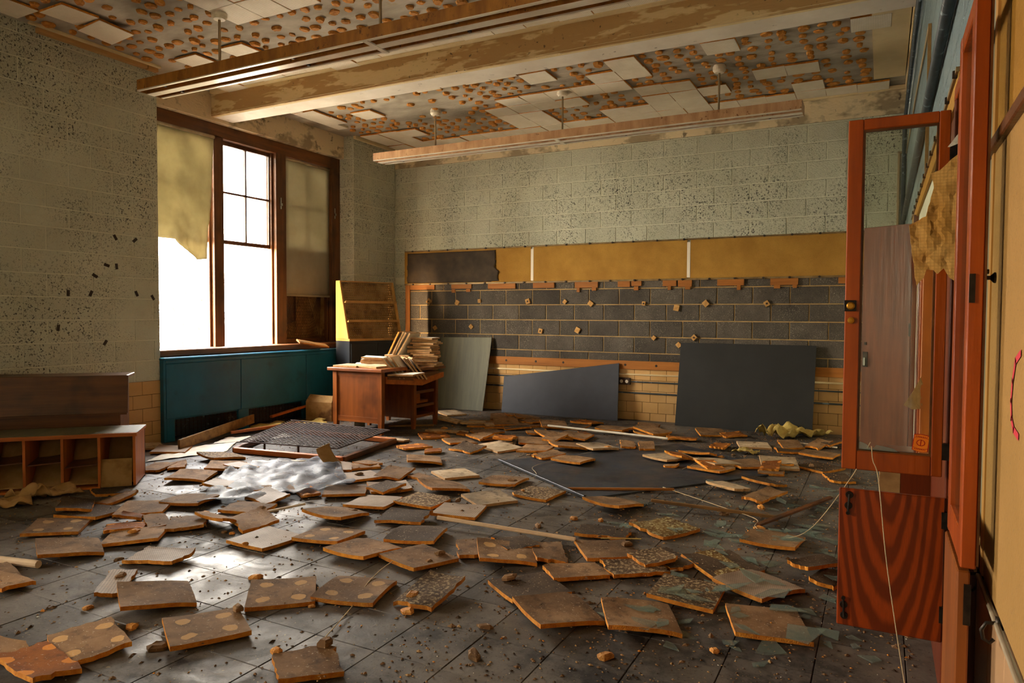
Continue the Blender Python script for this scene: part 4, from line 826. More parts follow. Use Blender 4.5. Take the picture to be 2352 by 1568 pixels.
def board(name, p, q, w_, h_, mat, label, cat='board'): return tag(obj(name, MB().beam(p, q, w_, h_), mat, bev=.003), label, cat)
board('yellow_plank', (.56, -4.14, .06), (.14, -2.85, .12), .025, .10, 'plank_wood', 'peeling yellow painted plank lying on edge before the radiator cover', 'plank')
board('wood_strip', (.36, -3.36, .05), (.62, -2.62, .075), .03, .03, 'orange_wood', 'brown wooden strip lying beside the wire mesh screen', 'plank')
board('broken_plank', (.10, -2.55, .10), (.17, -1.72, .21), .05, .025, 'orange_wood', 'splintered reddish plank on the pale rubble pile', 'plank')
def crumple(name, pts, mat, label, cat, nu=18, nv=18, amp=.03, freq=5, base=.004, seed=0, th=.0015, edge=0):
    p = [Vector(q) if len(q) == 3 else Vector((q[0], q[1], base)) for q in pts]
    def f(u, v):
        b = p[0].lerp(p[1], u).lerp(p[3].lerp(p[2], u), v); h = abs(noise.noise((u*freq+seed, v*freq, seed*1.7)))*amp+abs(noise.noise((u*freq*2.3, v*freq*2.3+seed, 9)))*amp*.4
        e = edge*noise.noise((u*7, v*7, seed+20)) if min(u, v, 1-u, 1-v) < .01 else 0
        return (b.x+e, b.y+e, b.z+h)
    o = obj(name, MB().grid(f, nu, nv), mat, smooth=True); solid(o, th); return tag(o, label, cat)
crumple('rubble_sheet', [(.26, -3.25), (.80, -2.35), (.42, -2.0), (.10, -2.75, .02)], 'insulation', 'pale yellow flattened plasterboard sheet before the radiator cover', 'sheet', amp=.07, freq=3, base=.01, seed=2, edge=.03)
crumple('grey_paper', [(.75, -4.62), (.98, -3.95), (.66, -3.55), (.42, -4.1)], 'paper_white', 'grey white paper sheet lying near the mesh screen', 'paper', amp=.012, seed=3)
crumple('white_paper', [(.55, -3.75), (.95, -3.05), (.72, -2.95), (.38, -3.45)], 'paper_white', 'white board sheet lying under the wire mesh screen', 'paper', amp=.02, seed=8)
crumple('plastic_film', [(2.42, -5.42), (3.0, -4.55), (2.12, -3.72), (1.62, -4.45)], 'plastic_film', 'shiny clear plastic film spread under the fallen tiles', 'plastic sheet', 30, 30, .05, 6, .022, 5, .0008, .05)
def curl(u, v): t = u*2.2; r = .08+.03*v; return (2.23+r*math.cos(t+1.2)+.10*v, -4.02+.09*v+.02*math.sin(t), .03+r*.8*(1+math.sin(t-1.2)))
o = obj('curled_paper', MB().grid(curl, 16, 8), 'paper_tan', smooth=True); solid(o, .002); tag(o, 'tan paper curled up at the edge of the plastic film', 'paper')
crumple('white_trim', [(1.66, -4.28), (2.06, -4.02), (2.03, -3.97), (1.62, -4.2)], 'paper_white', 'narrow white paper strip by the mesh screen frame', 'paper', 12, 4, .03, 5, .02, 6)
bx = thing('cardboard_box', 'stained brown cardboard carton standing beside the desk', 'box', (.34, -1.92, 0), .2)
obj('carton', MB().box(-.18, .18, -.12, .12, 0, .235), 'cardboard', bx, bev=.004)
obj('flap', MB().add([(-.18, -.12, .235), (.18, -.12, .235), (.16, -.06, .30), (-.16, -.05, .32), (-.18, -.115, .237), (.18, -.115, .237), (.16, -.055, .302), (-.16, -.045, .322)], [(0, 1, 2, 3), (7, 6, 5, 4), (0, 4, 5, 1), (1, 5, 6, 2), (2, 6, 7, 3), (3, 7, 4, 0)]), 'cardboard', bx)
obj('flap', MB().box(-.18, .18, .115, .121, .235, .29), 'cardboard', bx)
tag(obj('tin_can', MB().box(1.18, 1.29, -2.36, -2.28, 0, .10), 'chalk_grey', bev=.012), 'small grey metal box standing under the desk', 'box')
cp = thing('sill_plank', 'broken splintered board end lying across the window sill', 'plank', (.0, -1.80, .935))
obj('plank', MB().beam((-.03, -1.98, .975), (.13, -1.63, .905), .10, .022, (.35, .1, 1)), 'plank_wood', cp, bev=.003, world=True)
obj('splinter_edge', MB().beam((.02, -2.0, .955), (.18, -1.645, .885), .02, .02, (.35, .1, 1)), 'furring', cp, world=True)
crumple('paper_bag', [(1.05, -5.92), (1.20, -5.60), (1.36, -5.53), (1.30, -5.81)], 'paper_tan', 'crumpled orange brown paper bag in front of the cubby shelf', 'paper bag', amp=.14, freq=2.5, seed=11, th=.003)
crumple('paper_scrap', [(1.05, -6.02), (1.22, -5.82), (1.42, -5.92), (1.28, -6.08)], 'paper_tan', 'rounded tan paper scrap beside the crumpled paper bag', 'paper', amp=.07, freq=2, seed=12, th=.003)
crumple('yellow_wrap', [(5.28, -.72), (5.62, -.62), (6.02, -.20), (5.52, -.26)], 'insulation', 'crumpled yellowed plastic wrap before the large black slate', 'plastic sheet', amp=.22, freq=2.6, seed=14)
crumple('yellow_wrap', [(5.22, -1.72), (5.42, -1.70), (5.46, -1.56), (5.27, -1.58)], 'insulation', 'small curled yellow scrap beside a pale tile', 'paper', 10, 8, .08, 3, .006, 15)
def stick(name, p, q, r, mat, label, cat): return tag(obj(name, MB().tube([p, q], r, 10), mat, smooth=False), label, cat)
stick('pole', (4.04, -4.97, .05), (4.94, -4.92, .035), .0125, 'tube_cream', 'cream painted round pole lying across the fallen tiles', 'pole')
stick('pole', (2.30, -6.64, .02), (2.65, -6.56, .02), .02, 'tube_cream', 'thick cream cardboard tube lying at the left near the fallen cabinet', 'tube')
stick('pole', (3.10, -1.27, .05), (4.52, -1.40, .04), .012, 'white_dull', 'long white rod lying on tiles before the leaning slates', 'pole')
stick('short_tube', (2.98, -5.42, .045), (3.09, -5.12, .05), .008, 'white_strip', 'short white plastic tube on a perforated tile', 'tube')
board('wood_lath', (5.09, -3.93, .05), (5.89, -3.84, .02), .022, .02, 'plank_wood', 'yellow brown wooden lath lying among glass splinters', 'lath')
board('wood_lath', (4.39, -3.80, .02), (5.12, -3.43, .02), .018, .018, 'furring', 'thin reddish brown lath on the flat slate', 'lath')
board('metal_trim', (3.46, -3.11, .022), (4.62, -3.96, .022), .022, .02, 'rack_base', 'grey metal trim along the edge of the flat slate', 'trim')
board('dark_strip', (5.81, -4.07, .02), (6.17, -3.17, .03), .03, .02, 'dark_wood', 'dark wooden strip beside the hanging string', 'lath')
board('yellow_stick', (5.06, -4.83, .035), (5.28, -4.76, .045), .008, .006, 'insulation', 'short thin yellow stick lying on a gritty tile', 'stick')
board('white_lath', (5.72, -.95, .03), (6.1, -.98, .02), .03, .012, 'white_dull', 'short white lath near the yellowed plastic wrap', 'lath')
board('wood_lath', (1.42, -2.03, .02), (1.86, -1.75, .025), .03, .02, 'plank_wood', 'brown lath lying beside the desk legs', 'lath')
def string(pts, label, r=.0022):
    P_ = [Vector(p) for p in pts]; out = []
    for i in range(len(P_)-1):
        p0, p1, p2, p3 = P_[max(i-1, 0)], P_[i], P_[i+1], P_[min(i+2, len(P_)-1)]
        for k in range(8):
            t = k/8; out.append(.5*((2*p1)+(p2-p0)*t+(2*p0-5*p1+4*p2-p3)*t*t+(3*p1-p0-3*p2+p3)*t**3))
    tag(obj('string', MB().tube(out+[P_[-1]], r, 5), 'string', smooth=True), label, 'string')
string([(4.62, -6.82, .012), (4.40, -6.20, .012), (4.30, -5.95, .03), (4.24, -5.65, .03), (4.32, -5.40, .01)], 'pale string running straight over the bare floor tiles')
string([(5.02, -3.38, .015), (5.5, -3.72, .015), (5.78, -3.98, .03), (5.80, -4.12, .02), (5.93, -4.30, .02), (6.12, -4.32, .10), (6.33, -4.30, .42), (6.42, -4.28, .62)], 'pale string looping up from the floor towards the glass door')
string([(6.44, -6.135, .90), (6.445, -6.16, .86), (6.462, -6.165, .8), (6.49, -6.2, .55), (6.545, -6.22, .20), (6.58, -6.1, .01), (6.5, -5.9, .012)], 'pale string hanging from the glass door across the lower cabinet door', .0016)
string([(4.05, -2.35, .02), (3.98, -2.75, .03), (3.85, -3.2, .02), (4.05, -3.6, .03), (3.95, -4.2, .02), (3.6, -4.75, .02)], 'thin loose string lying over tiles beside the flat slate', .0014)
string([(4.75, -1.95, .03), (4.95, -2.15, .02), (5.05, -2.35, .03), (5.0, -2.7, .02)], 'thin curled string on the flat slate', .0014)

# ---------------------------------------------------------------- cabinet in the right wall
cab = thing('wall_cabinet', 'built in red brown wooden cabinet with open glass doors', 'cabinet', (W, -6.4, .30))
a = lambda n, mb, m, **k: obj(n, mb, m, cab, world=True, **k)
bxm = lambda *b: MB().box(*b)
a('jamb', bxm(W-.028, W+.26, -6.12, -6.075, .0, 1.96), 'red_wood_dark', bev=.003); a('jamb', bxm(W-.028, W+.26, -6.745, -6.70, .0, 1.96), 'red_wood_dark', bev=.003)
a('head', bxm(W-.028, W+.26, -6.745, -6.075, 1.96, 2.0), 'red_wood_h', bev=.003); a('bottom', bxm(W-.02, W+.26, -6.70, -6.12, .27, .30), 'red_wood_dark'); a('middle_rail', bxm(W-.02, W+.02, -6.70, -6.12, .765, .815), 'red_wood_dark')
for z in (.80, 1.1, 1.4, 1.7): a('shelf', bxm(W+.0, W+.26, -6.70, -6.12, z, z+.018), 'red_wood_dark')
a('side_panel', bxm(W-.006, W-.0005, -6.075, -5.06, 0, 1.99), 'red_wood_dark'); a('toe_panel', bxm(W-.02, W, -6.70, -6.12, .0, .27), 'red_wood_dark')
def sub(part, n, mb, m, **k):      # a piece of a part; vertices in world space
    off = Vector(part.parent.location)+Vector(part.location); mb.v = [tuple(Vector(p)-off) for p in mb.v]
    return obj(n, mb, m, part, **k)
def glazed(name, x0, x1, y0, y1, z0, z1, fr_, ax):     # frame mesh; ax = 0: width along x, 1: width along y
    l, r, b, t = fr_; mb = MB()
    if ax == 0: mb.box(x0, x0+l, y0, y1, z0, z1).box(x1-r, x1, y0, y1, z0, z1).box(x0+l, x1-r, y0+.001, y1-.001, z0, z0+b).box(x0+l, x1-r, y0+.001, y1-.001, z1-t, z1)
    else: mb.box(x0, x1, y0, y0+l, z0, z1).box(x0, x1, y1-r, y1, z0, z1).box(x0+.001, x1-.001, y0+l, y1-r, z0, z0+b).box(x0+.001, x1-.001, y0+l, y1-r, z1-t, z1)
    return a(name, mb, 'red_wood', bev=.0025)
gd = glazed('glass_door', 6.355, 6.632, -6.137, -6.115, .822, 1.925, (.043, .030, .060, .034), 0)
q = .006; bd = MB()
for bb in ((6.398, 6.404, .882, 1.891), (6.596, 6.602, .882, 1.891), (6.404, 6.596, .882, .888), (6.404, 6.596, 1.885, 1.891)): bd.box(bb[0], bb[1], -6.133, -6.119, bb[2], bb[3])
sub(gd, 'glazing_bead', bd, 'dark_wood'); sub(gd, 'glass_pane', bxm(6.398, 6.602, -6.126, -6.123, .882, 1.891), 'door_glass')
sub(gd, 'lock_plate', bxm(6.352, 6.388, -6.143, -6.136, 1.325, 1.36), 'iron_dark', bev=.002); sub(gd, 'lock_knob', MB().lathe((6.372, -6.143, 1.342), [(.012, 0), (.012, -.008), (.008, -.011)], 14, 'y'), 'brass')
sub(gd, 'keyhole', MB().lathe((6.374, -6.137, 1.296), [(.011, 0), (.010, -.006), (.005, -.007)], 12, 'y'), 'brass')
sub(gd, 'broken_glass_edge', MB().prism([(6.40, .885), (6.40, .915), (6.425, .905), (6.44, .890), (6.455, .905), (6.50, .897), (6.52, .885)], 0, .003, lambda x, z, y: (x, -6.13-y, z)), 'shard_glass')
for z in (.90, 1.80): sub(gd, 'hinge', bxm(6.630, 6.650, -6.138, -6.118, z-.025, z+.025), 'iron_dark')
ld = link('lower_door', MB().box(0, .293, 0, .018, 0, .445).mesh('lower_door', 'oak_door', .003), cab, Vector((6.350, -6.132, .312))-cab.location)
def bolt(x, z, s_):
    sub(ld, 'bolt_plate', MB().lathe((x, -6.133, z), [(.012, 0), (.011, -.004)], 12, 'y').lathe((x-.002, -6.133, z-s_*.035), [(.012, 0), (.011, -.004)], 12, 'y'), 'iron_dark')
    sub(ld, 'bolt_rod', MB().tube([(x, -6.138, z+s_*.004), (x-.003, -6.138, z-s_*.058)], .0035, 8).lathe((x-.003, -6.138, z-s_*.058), [(.006, .003), (.006, -.004)], 8, 'y'), 'iron_dark')
bolt(6.380, .738, 1); bolt(6.372, .345, -1)
for z in (.40, .69): sub(ld, 'hinge', bxm(6.634, 6.650, -6.138, -6.118, z-.025, z+.025), 'iron_dark')
# near pair of doors folded back flat against the wall
ng = glazed('glass_door', 6.604, 6.630, -7.03, -6.73, .823, 1.925, (.045, .035, .062, .035), 1)
sub(ng, 'glass_pane', bxm(6.615, 6.618, -6.985, -6.765, .885, 1.89), 'door_glass'); sub(ng, 'strike_plate', bxm(6.606, 6.616, -7.0325, -7.028, 1.335, 1.39), 'iron_dark'); sub(ng, 'edge_strip', bxm(6.630, 6.634, -7.03, -6.985, .83, 1.92), 'dark_wood')
sub(ng, 'knob', MB().lathe((6.630, -7.005, 1.383), [(.004, 0), (.004, .012), (.0105, .018), (.0105, .021)], 14, 'x').tube([(6.63, -7.005, 1.395), (6.640, -7.005, 1.395)], .0045, 8), 'iron_dark')
nl = a('lower_door', bxm(6.600, 6.622, -7.02, -6.73, .30, .815), 'desk_wood', bev=.003); sub(nl, 'strike_plate', bxm(6.612, 6.624, -7.0225, -7.019, .71, .79), 'iron_dark')
def ppaper(poly, y, n, mat, name, label, cat, amp, seed, thick=.0015):
    # irregular hanging sheet: polygon in x,z filled as a fan grid
    pts = []
    for i in range(len(poly)):
        p, q = Vector(poly[i]), Vector(poly[(i+1) % len(poly)]); m = max(2, int((q-p).length/.012))
        for k in range(m): r = p.lerp(q, k/m); pts.append(Vector((r.x+.003*noise.noise((i*3, k*2.1, seed)), r.y+.003*noise.noise((k*2, i*3.3, seed)))))
    N = len(pts); xs = [p.x for p in pts]; zs = [p.y for p in pts]; st2 = .009; ins = []
    def inside(x, z):
        c_ = False
        for i in range(N):
            p, q = pts[i], pts[i-1]
            if (p.y > z) != (q.y > z) and x < (q.x-p.x)*(z-p.y)/(q.y-p.y)+p.x: c_ = not c_
        return c_
    z = min(zs)
    while z < max(zs):
        x = min(xs)
        while x < max(xs):
            r = Vector((x+rnd(-.002, .002), z+rnd(-.002, .002)))
            if inside(r.x, r.y) and min((r-p).length for p in pts) > .004: ins.append(r)
            x += st2
        z += st2
    vs, _, fs, _, _, _ = geometry.delaunay_2d_cdt(pts+ins, [], [list(range(N))], 1, 1e-5)
    ridge = lambda x, z: 1-abs(noise.noise((x*22, z*14, seed)))*2
    mb = MB().add([(p.x, y+amp*ridge(p.x, p.y)+amp*.5*ridge(p.x*2.3+p.y, p.y*2.6), p.y) for p in vs], [tuple(f) for f in fs])
    o = obj(name, mb, mat); solid(o, thick); return tag(o, label, cat)
ppaper([(6.654, 1.78), (6.625, 1.755), (6.60, 1.73), (6.578, 1.722), (6.585, 1.68), (6.567, 1.60), (6.55, 1.588), (6.525, 1.575), (6.533, 1.50), (6.548, 1.40), (6.565, 1.42), (6.572, 1.445), (6.59, 1.443), (6.60, 1.432), (6.615, 1.448), (6.63, 1.42), (6.654, 1.405)], -6.25, 6, 'grid_paper', 'grid_paper', 'crumpled yellow squared paper hanging over the glass cabinet door', 'paper', .005, 4)
ppaper([(6.645, 1.83), (6.615, 1.79), (6.62, 1.787), (6.65, 1.80)], -6.27, 3, 'paper_white', 'paper_strip', 'pale torn paper strip above the yellow squared paper', 'paper', .004, 6)
# sticker on the glass
st_ = thing('sticker', 'orange and red alarm sticker on the cabinet glass', 'sticker', (6.588, -6.1275, .90))
def arcp(x0, x1, zb, zt, bow): 
    n = 8; return [(x0+(x1-x0)*i/n, zb-bow*math.sin(PI*i/n)) for i in range(n+1)]+[(x1-(x1-x0)*i/n, zt+bow*math.sin(PI*i/n)) for i in range(n+1)]
SX0, SX1, SZ0, SZ1 = 6.5555, 6.5945, .897, .943
pz = lambda d: (lambda x, z, y: (x+(z-.92)*.12, -6.126-d-y, z-(x-6.575)*.12))
obj('border', MB().prism(arcp(SX0-.002, SX1+.0025, SZ0-.001, SZ1+.002, .003), 0, .0006, pz(.0)), 'sticker_red', st_, world=True)
obj('field', MB().prism(arcp(SX0, SX1, SZ0, SZ1, .003), 0, .0004, pz(.0006)), 'sticker_orange', st_, world=True)
for zb in (SZ0+.008, SZ1-.009):
    n = 8; s_ = 1 if zb > .92 else -1; bow = [(SX0+(SX1-SX0)*i/n, zb+s_*.003*math.sin(PI*i/n)) for i in range(n+1)]
    obj('band', MB().prism(bow+[(x, z+.0011) for x, z in reversed(bow)], 0, .0003, pz(.001)), 'sticker_red', st_, world=True)
lm = MB()
for i in range(7):
    for zc_, s_ in ((SZ1-.0035, 1), (SZ0+.0035, -1)):
        x = SX0+.004+i*.0046; lm.prism([(x, zc_-.0018), (x+.0022, zc_-.0018), (x+.0022, zc_+.0018), (x, zc_+.0018)], 0, .0003, pz(.001))
lm.prism([(6.573, .911), (6.5755, .911), (6.5755, .931), (6.573, .931)], 0, .0003, pz(.001))
for s_ in (-1, 1): lm.prism([(6.5745+s_*.012*math.cos(q*PI/8), .921+.010*math.sin(q*PI/8)) for q in range(-4, 5)]+[(6.5745+s_*.0095*math.cos(q*PI/8), .921+.008*math.sin(q*PI/8)) for q in range(4, -5, -1)], 0, .0003, pz(.001))
obj('print', lm, 'sticker_red', st_, world=True)
# things beyond the open glass door, along the right wall
cf = thing('tall_cabinet', 'tall wall cabinet with one open brown door beyond the glass door', 'cabinet', (W, -3.0, 0))
a2 = lambda n, mb, m, **k: obj(n, mb, m, cf, world=True, **k)
d0, d1 = Vector((6.643, -3.02, 0)), Vector((6.34, -2.86, 0)); dn = (d1-d0).normalized(); dp = Vector((dn.y, -dn.x, 0))
td = a2('door', MB().obox((d0+d1)/2+Vector((0, 0, 1.10)), (d1-d0)/2, dp*.011, (0, 0, .85)), 'tall_door_wood', bev=.003)
hp = d1-dn*.03+dp*-.014
sub(td, 'lock_plate', MB().obox(hp+Vector((0, 0, 1.0)), dn*.018, dp*.004, (0, 0, .055)), 'iron_dark', bev=.002); sub(td, 'lock_handle', MB().obox(hp+Vector((0, 0, .985))-dp*.012, dn*.008, dp*.008, (0, 0, .03)), 'chrome', bev=.003); sub(td, 'lock_hole', MB().obox(hp+Vector((0, 0, 1.115)), dn*.008, dp*.003, (0, 0, .01)), 'iron_dark')
sub(td, 'hinge', MB().obox(d0+dn*.0+Vector((0, 0, 1.22)), dn*.012, dp*.014, (0, 0, .045)), 'iron_dark')
a2('frame_post', bxm(W-.03, W, -3.08, -3.02, 0, 2.0), 'red_wood_dark'); a2('face', bxm(W-.02, W, -3.02, -2.3, .25, 1.98), 'rack_base')
cl = thing('low_cabinet', 'low dark red cabinet with pale plank edge against the right wall', 'cabinet', (6.57, -4.6, 0))
a3 = lambda n, mb, m, **k: obj(n, mb, m, cl, world=True, **k)
a3('pale_edge', bxm(6.465, 6.55, -5.05, -5.03, 0, .70), 'light_wood', bev=.002); a3('side', bxm(6.55, W-.002, -5.05, -5.03, 0, .62), 'red_wood_dark'); a3('body', bxm(6.48, W-.002, -5.03, -4.2, 0, .60), 'red_wood_dark')
dc = thing('door_casing', 'brown wooden casing strips on the right wall beyond the glass door', 'casing', (W, -4.4, 0))
for y, w_, z0, z1, m in ((-4.55, .10, .6, 1.72, 'red_wood_dark'), (-4.75, .05, .6, 1.70, 'red_wood'), (-4.98, .04, .6, 1.66, 'orange_wood_v')): obj('casing_strip', bxm(W-.05, W-.001, y, y+w_, z0, z1), m, dc, world=True, bev=.003)
ppaper([(6.628, 1.056), (6.63, .98), (6.63, .90), (6.59, .893), (6.556, .91), (6.60, .99)], -4.984, 3, 'paper_tan', 'brown_paper', 'brown triangular paper scrap hanging behind the cabinet glass', 'paper', .006, 9)
tk2 = thing('tack_strip', 'brown cork strip with torn top edge on the right wall above the cabinets', 'tack board', (W, -4.1, 1.75)); obj('cork', bxm(W-.016, W-.003, -6.05, -2.3, 1.99, 2.065), 'cork', tk2, world=True); obj('rail', bxm(W-.024, W-.002, -6.05, -2.3, 2.06, 2.075), 'rail_tan', tk2, world=True)
for k in range(12): link('clip', cm, tk2, (-.03, -1.9+k*.3, .316), (0, 0, -PI/2))
tag(obj('wall_pipe', MB().tube([(W-.03, -8.2, 2.385), (W-.03, -3.4, 2.36), (W-.03, -1.0, 2.34), (W-.03, -.35, 2.30)], .021, 12), 'pipe_grey', smooth=True), 'thick grey insulated pipe along the blue right wall', 'pipe')
tag(obj('wall_pipe', MB().tube([(W-.035, -5.2, 3.34), (W-.035, -.08, 3.30), (W-.035, -.06, 2.0)], .022, 10), 'pipe_grey', smooth=True), 'blue grey pipe near the ceiling on the right wall', 'pipe')
tag(obj('cable', MB().tube([(W-.016, -4.2, 2.86), (W-.016, -2.6, 2.95), (W-.016, -1.2, 2.98), (W-.016, -.09, 3.02)], .007, 6), 'pipe_tan', smooth=True), 'tan cable stapled along the blue right wall', 'cable')
tag(obj('hanging_lath', bxm(W-.022, W-.006, -4.205, -4.185, 2.09, 2.87), 'light_wood'), 'thin upright wooden lath fixed to the blue right wall', 'lath')
tag(obj('corner_conduit', MB().box(6.578, 6.602, -.02, -.005, 1.9, 3.06).box(6.578, W-.003, -.02, -.005, 3.036, 3.06), 'pipe_tan', bev=.003), 'tan angled conduit in the corner of the back wall', 'conduit')
# near end of the right wall
nb = thing('near_tack_panel', 'tan tack panel with brown trim on the right wall close by', 'tack board', (W, -7.9, .76))
a4 = lambda n, mb, m, **k: obj(n, mb, m, nb, world=True, **k)
a4('lower_panel', bxm(W-.010, W-.001, -9.4, -6.872, .765, 1.645), 'cork_near'); a4('upper_panel', bxm(W-.008, W-.001, -9.4, -6.872, 1.67, 2.5), 'cork_deep'); a4('side_strip', bxm(W-.013, W-.001, -6.872, -6.838, .765, 2.5), 'rack_wood')
a4('grey_joint', bxm(W-.010, W-.001, -6.833, -6.768, .85, 2.5), 'grey_strip'); a4('wall_margin', bxm(W-.006, W-.001, -6.768, -6.74, .80, 2.5), 'cork_near'); a4('trim_rail', bxm(W-.022, W-.001, -9.4, -6.60, 1.645, 1.67), 'dark_wood', bev=.003)
gr = MB(); gp = [(-7.245, 1.25), (-7.20, 1.235), (-7.175, 1.20), (-7.165, 1.165), (-7.175, 1.135), (-7.20, 1.12), (-7.245, 1.115)]
for i in range(len(gp)-1):
    (y0, z0), (y1, z1) = gp[i], gp[i+1]; d = Vector((0, y1-y0, z1-z0)).normalized(); n_ = Vector((0, -d.z, d.y))*.006
    p, q = Vector((W-.0115, y0, z0)), Vector((W-.0115, y1, z1)); gr.add([p-n_-d*.004, q-n_+d*.004, q+n_+d*.004, p+n_-d*.004], [(0, 1, 2, 3)])
tag(obj('graffiti_stroke', gr, 'graffiti_red'), 'curved red paint stroke on the near tan panel', 'graffiti')
hr = thing('hook_rail', 'metal coat hook rail below the near tan panel', 'hook rail', (W, -7.7, .74))
obj('rail', MB().tube([(W-.014, -9.3, .752), (W-.014, -6.66, .752)], .0055, 8), 'metal_pale', hr, smooth=True, world=True)
for y in (-6.63, -6.825, -7.105, -7.4, -7.7):
    hk = [(W-.012, y, .755), (W-.030, y, .752), (W-.037, y, .738), (W-.034, y, .722), (W-.024, y, .716), (W-.018, y, .724)]
    obj('hook', MB().tube(hk, .0035, 6).box(W-.016, W-.004, y-.006, y+.006, .745, .765), 'iron_dark', hr, smooth=True, world=True)
obj('wall_tile_bed', bxm(W-.002, W+.001, -9.4, -6.75, -.02, .75), 'tile_joint', wall_right)
for r in range(3):
    course(wall_right, 'wall_tile', -8.6, -6.75, .745-.25*(r+1), .745-.25*r, -6.75+(.1 if r % 2 else 0), .2032, pr_, 'pink_tile', .008, .0025, .002)

# ---------------------------------------------------------------- glass splinters and small rubble
shm = []
for k in range(9):
    n = random.choice((3, 4, 4, 5)); poly = []
    for i in range(n): an = 2*PI*(i+rnd(-.3, .3))/n; r = rnd(.35, 1.0); poly.append((r*math.cos(an)*1.3, r*math.sin(an)*.75))
    shm.append(MB().prism([(x*.05, y*.05) for x, y in poly], 0, .0032).mesh('glass_shard', 'shard_glass'))
for k in range(150):
    if k < 95: x, y = rnd(5.55, 6.5), rnd(-5.9, -4.0)
    else: x, y = rnd(5.0, 6.55), rnd(-4.6, -2.6)
    z = .003
    for (px, py, ps) in placed:
        if abs(px-x) < .17 and abs(py-y) < .17: z = .034
    s_ = rnd(.4, 1.6) if random.random() < .8 else rnd(1.6, 2.6)
    o = link('glass_shard', random.choice(shm), None, (x, y, z), (rnd(-.12, .12), rnd(-.12, .12), rnd(0, 6.28))); o.scale = (s_, s_, 1)
    rg_ = region(x, y).replace('among glass splinters ', ''); tag(o, ('large ' if s_ > 1.5 else 'small ')+'glass splinter '+rg_, 'glass shard', ('large' if s_ > 1.5 else 'small')+' glass splinters '+rg_)
frm = []
for k in range(7):
    n = 6; poly = [((.03+rnd(-.012, .012))*math.cos(2*PI*i/n)*1.3, (.03+rnd(-.012, .012))*math.sin(2*PI*i/n)) for i in range(n)]
    mb = MB(); vs = [(x, y, 0) for x, y in poly]+[(x*1.02, y*1.02, .012) for x, y in poly]+[(x*.6, y*.6, .017+rnd(0, .006)) for x, y in poly]
    mb.add(vs, [(i, (i+1) % n, n+(i+1) % n, n+i) for i in range(n)]+[(n+i, n+(i+1) % n, 2*n+(i+1) % n, 2*n+i) for i in range(n)]+[tuple(range(2*n, 3*n)), tuple(range(n-1, -1, -1))]); frm.append(mb.mesh('glue_lump', 'dab' if k % 2 else 'back_brown'))
FRAG = [(4.01, -6.49), (4.23, -6.27), (3.98, -6.85), (3.72, -6.78), (4.57, -6.56), (4.45, -6.70), (5.02, -6.09), (2.98, -6.35), (3.37, -6.75), (3.20, -6.48), (2.6, -6.0), (3.6, -5.3), (3.35, -5.85), (5.1, -6.32), (5.45, -6.42), (5.55, -6.1), (3.0, -5.7), (2.65, -5.55), (4.4, -5.6), (4.9, -4.4), (4.6, -4.7), (3.9, -4.5), (2.9, -4.9), (2.2, -5.0)]
for k in range(40): FRAG.append((rnd(1.6, 6.2), rnd(-6.3, -1.2)))
for k, (x, y) in enumerate(FRAG):
    z = .001
    for (px, py, ps) in placed:
        if abs(px-x) < .17 and abs(py-y) < .17: z = .028
    o = link('glue_lump', frm[k % 7], None, (x, y, z), (rnd(-.1, .1), rnd(-.1, .1), rnd(0, 6.28))); s_ = rnd(.5, 1.15); o.scale = (s_, s_*rnd(.7, 1), s_)
    rg_ = region(x, y); cw = 'orange' if k % 7 % 2 else 'brown'; tag(o, cw+' broken lump of ceiling glue '+rg_, 'glue lump', cw+' glue lumps '+rg_)
crm = MB()
def crumbs(n, mi, s0, s1, area):
    c_ = 0
    while c_ < n:
        x, y = rnd(.6, 6.6), rnd(-7.2, -.3)
        if not inview((x, y, 0), 20): continue
        den = .3+.65*max(0, noise.noise((x*.9, y*.9, 7)))+(.5 if x > 4.8 else 0)+.25*area
        if random.random() > den: continue
        c_ += 1; s_ = rnd(s0, s1)*(1 if random.random() < .9 else 1.8); an = rnd(0, 6.28); ca, sa = math.cos(an)*s_, math.sin(an)*s_
        z = .0005
        for (px, py, ps) in placed:
            if abs(px-x) < .12 and abs(py-y) < .12: z = .0215; break
        h = s_*rnd(.3, .7)
        crm.add([(x-ca, y-sa, z), (x+sa*.7, y-ca*.7, z), (x+ca, y+sa, z), (x-sa*.6, y+ca*.6, z), (x, y, z+h)], [(0, 1, 4), (1, 2, 4), (2, 3, 4), (3, 0, 4), (3, 2, 1, 0)], mi)
crumbs(3000, 0, .003, .008, 1); crumbs(5200, 1, .004, .012, 0); crumbs(500, 2, .004, .010, 0); crumbs(900, 3, .002, .005, 1); crumbs(3000, 4, .003, .010, 0)
tag(stuff(obj('floor_crumbs', crm, ['paper_tan', 'back_brown', 'fibre_edge', 'paper_white', 'back_dark'])), 'scattered paint flakes, fibre crumbs and grit all over the floor', 'rubble')

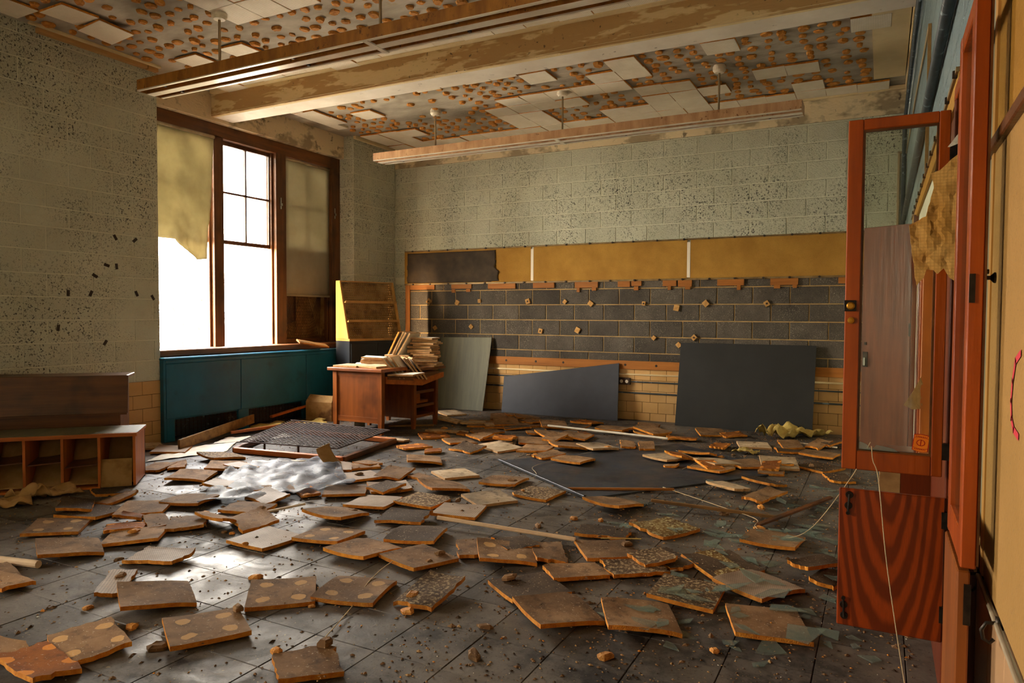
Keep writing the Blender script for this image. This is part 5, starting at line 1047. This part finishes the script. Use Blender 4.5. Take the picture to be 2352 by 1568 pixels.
# ---------------------------------------------------------------- outside
gz = -4.5
tag(obj('ground', MB().box(-160, -1.5, -80, 160, gz-.3, gz), 'outside_ground'), 'pale winter ground outside the window', 'ground')
def house(c, yaw, L2, D2, hw, hr_, wall, roof, label):
    t = thing('house', label, 'house', (c[0], c[1], gz), yaw)
    obj('wall', MB().prism([(-D2, 0), (D2, 0), (D2, hw), (0, hw+hr_), (-D2, hw)], -L2, L2, lambda y, z, x: (x, y, z)), wall, t)
    for s_ in (-1, 1): obj('roof_slope', MB().obox((0, s_*(D2+.3)/2, hw+hr_/2+.05-.05), (L2+.4, 0, 0), (0, s_*(D2+.4)/2, -(hr_)/2*(D2+.4)/D2), (0, .05, .12)), roof, t)
    for k in range(4):
        for s_ in (-1, 1): wn_ = obj('window', MB().box(-L2+1.2+k*(2*L2-3)/3, -L2+2.2+k*(2*L2-3)/3, s_*D2-.05, s_*D2+.05, 1.2, 2.7), 'far_white', t); obj('pane', MB().box(-L2+1.3+k*(2*L2-3)/3, -L2+2.1+k*(2*L2-3)/3, s_*D2-.07, s_*D2+.07, 1.3, 2.6), 'far_window', wn_)
    return t
house((-25, 20.5), .95, 5, 4, 3.0, 2.3, 'far_brick', 'snow_roof', 'brick house with a white roof seen through the window')
house((-47, 33), .6, 13, 5, 3.8, 2.0, 'far_brick', 'blue_roof', 'long house with a blue grey roof behind the bare tree')
house((-37, 13), .3, 3.5, 3, 3.0, 1.6, 'far_white', 'snow_roof', 'low white house with a snowy roof at the window corner')
def tree(base, h, seed, label, br=4, mat='bark'):
    rg = random.Random(seed); mb = MB()
    def grow(p, d, l, r, lev):
        q = p+d*l; mb.tube([p, p.lerp(q, .5)+Vector((rg.uniform(-1, 1), rg.uniform(-1, 1), 0))*l*.05, q], [r, r*.8, r*.6], 5)
        if lev == 0: return
        for k in range(br if lev > 1 else br+1):
            nd = (d+Vector((rg.uniform(-1, 1), rg.uniform(-1, 1), rg.uniform(-.2, .6)))*.75).normalized(); grow(p.lerp(q, rg.uniform(.55, 1)), nd, l*rg.uniform(.55, .8), r*.55, lev-1)
    t = thing('bare_tree', label, 'tree', base); grow(Vector((0, 0, 0)), Vector((.05, 0, 1)), h*.38, h*.018, 4); obj('branches', mb, mat, t); return t
tree((-11.2, 5.2, gz), 7.6, 3, 'bare winter tree close outside the left window light')
tree((-11.2, 12.0, gz), 6.2, 8, 'bare winter tree outside the middle window light')
tree((-36, 46, gz), 8.0, 5, 'small bare tree far behind the houses')
def bush(base, label, seed):
    rg = random.Random(seed); mb = MB()
    for k in range(120):
        p = Vector((rg.uniform(-1.2, 1.2), rg.uniform(-1.2, 1.2), 0)); q = p+Vector((rg.uniform(-.8, .8), rg.uniform(-.8, .8), rg.uniform(2.5, 4.6))); mb.tube([p, p.lerp(q, .5)+Vector((.1, .1, 0)), q], [.03, .02, .008], 4)
        for j in range(3): r = p.lerp(q, rg.uniform(.4, .95)); mb.tube([r, r+Vector((rg.uniform(-.5, .5), rg.uniform(-.5, .5), rg.uniform(.1, .6)))], [.012, .004], 4)
    t = thing('leafless_shrub', label, 'shrub', base); obj('twigs', mb, 'twig', t)
bush((-15.0, 6.2, gz), 'tall pinkish leafless shrub below the left window light', 4)
bush((-15.5, 13.5, gz), 'pinkish leafless shrub beside the brick house', 6)
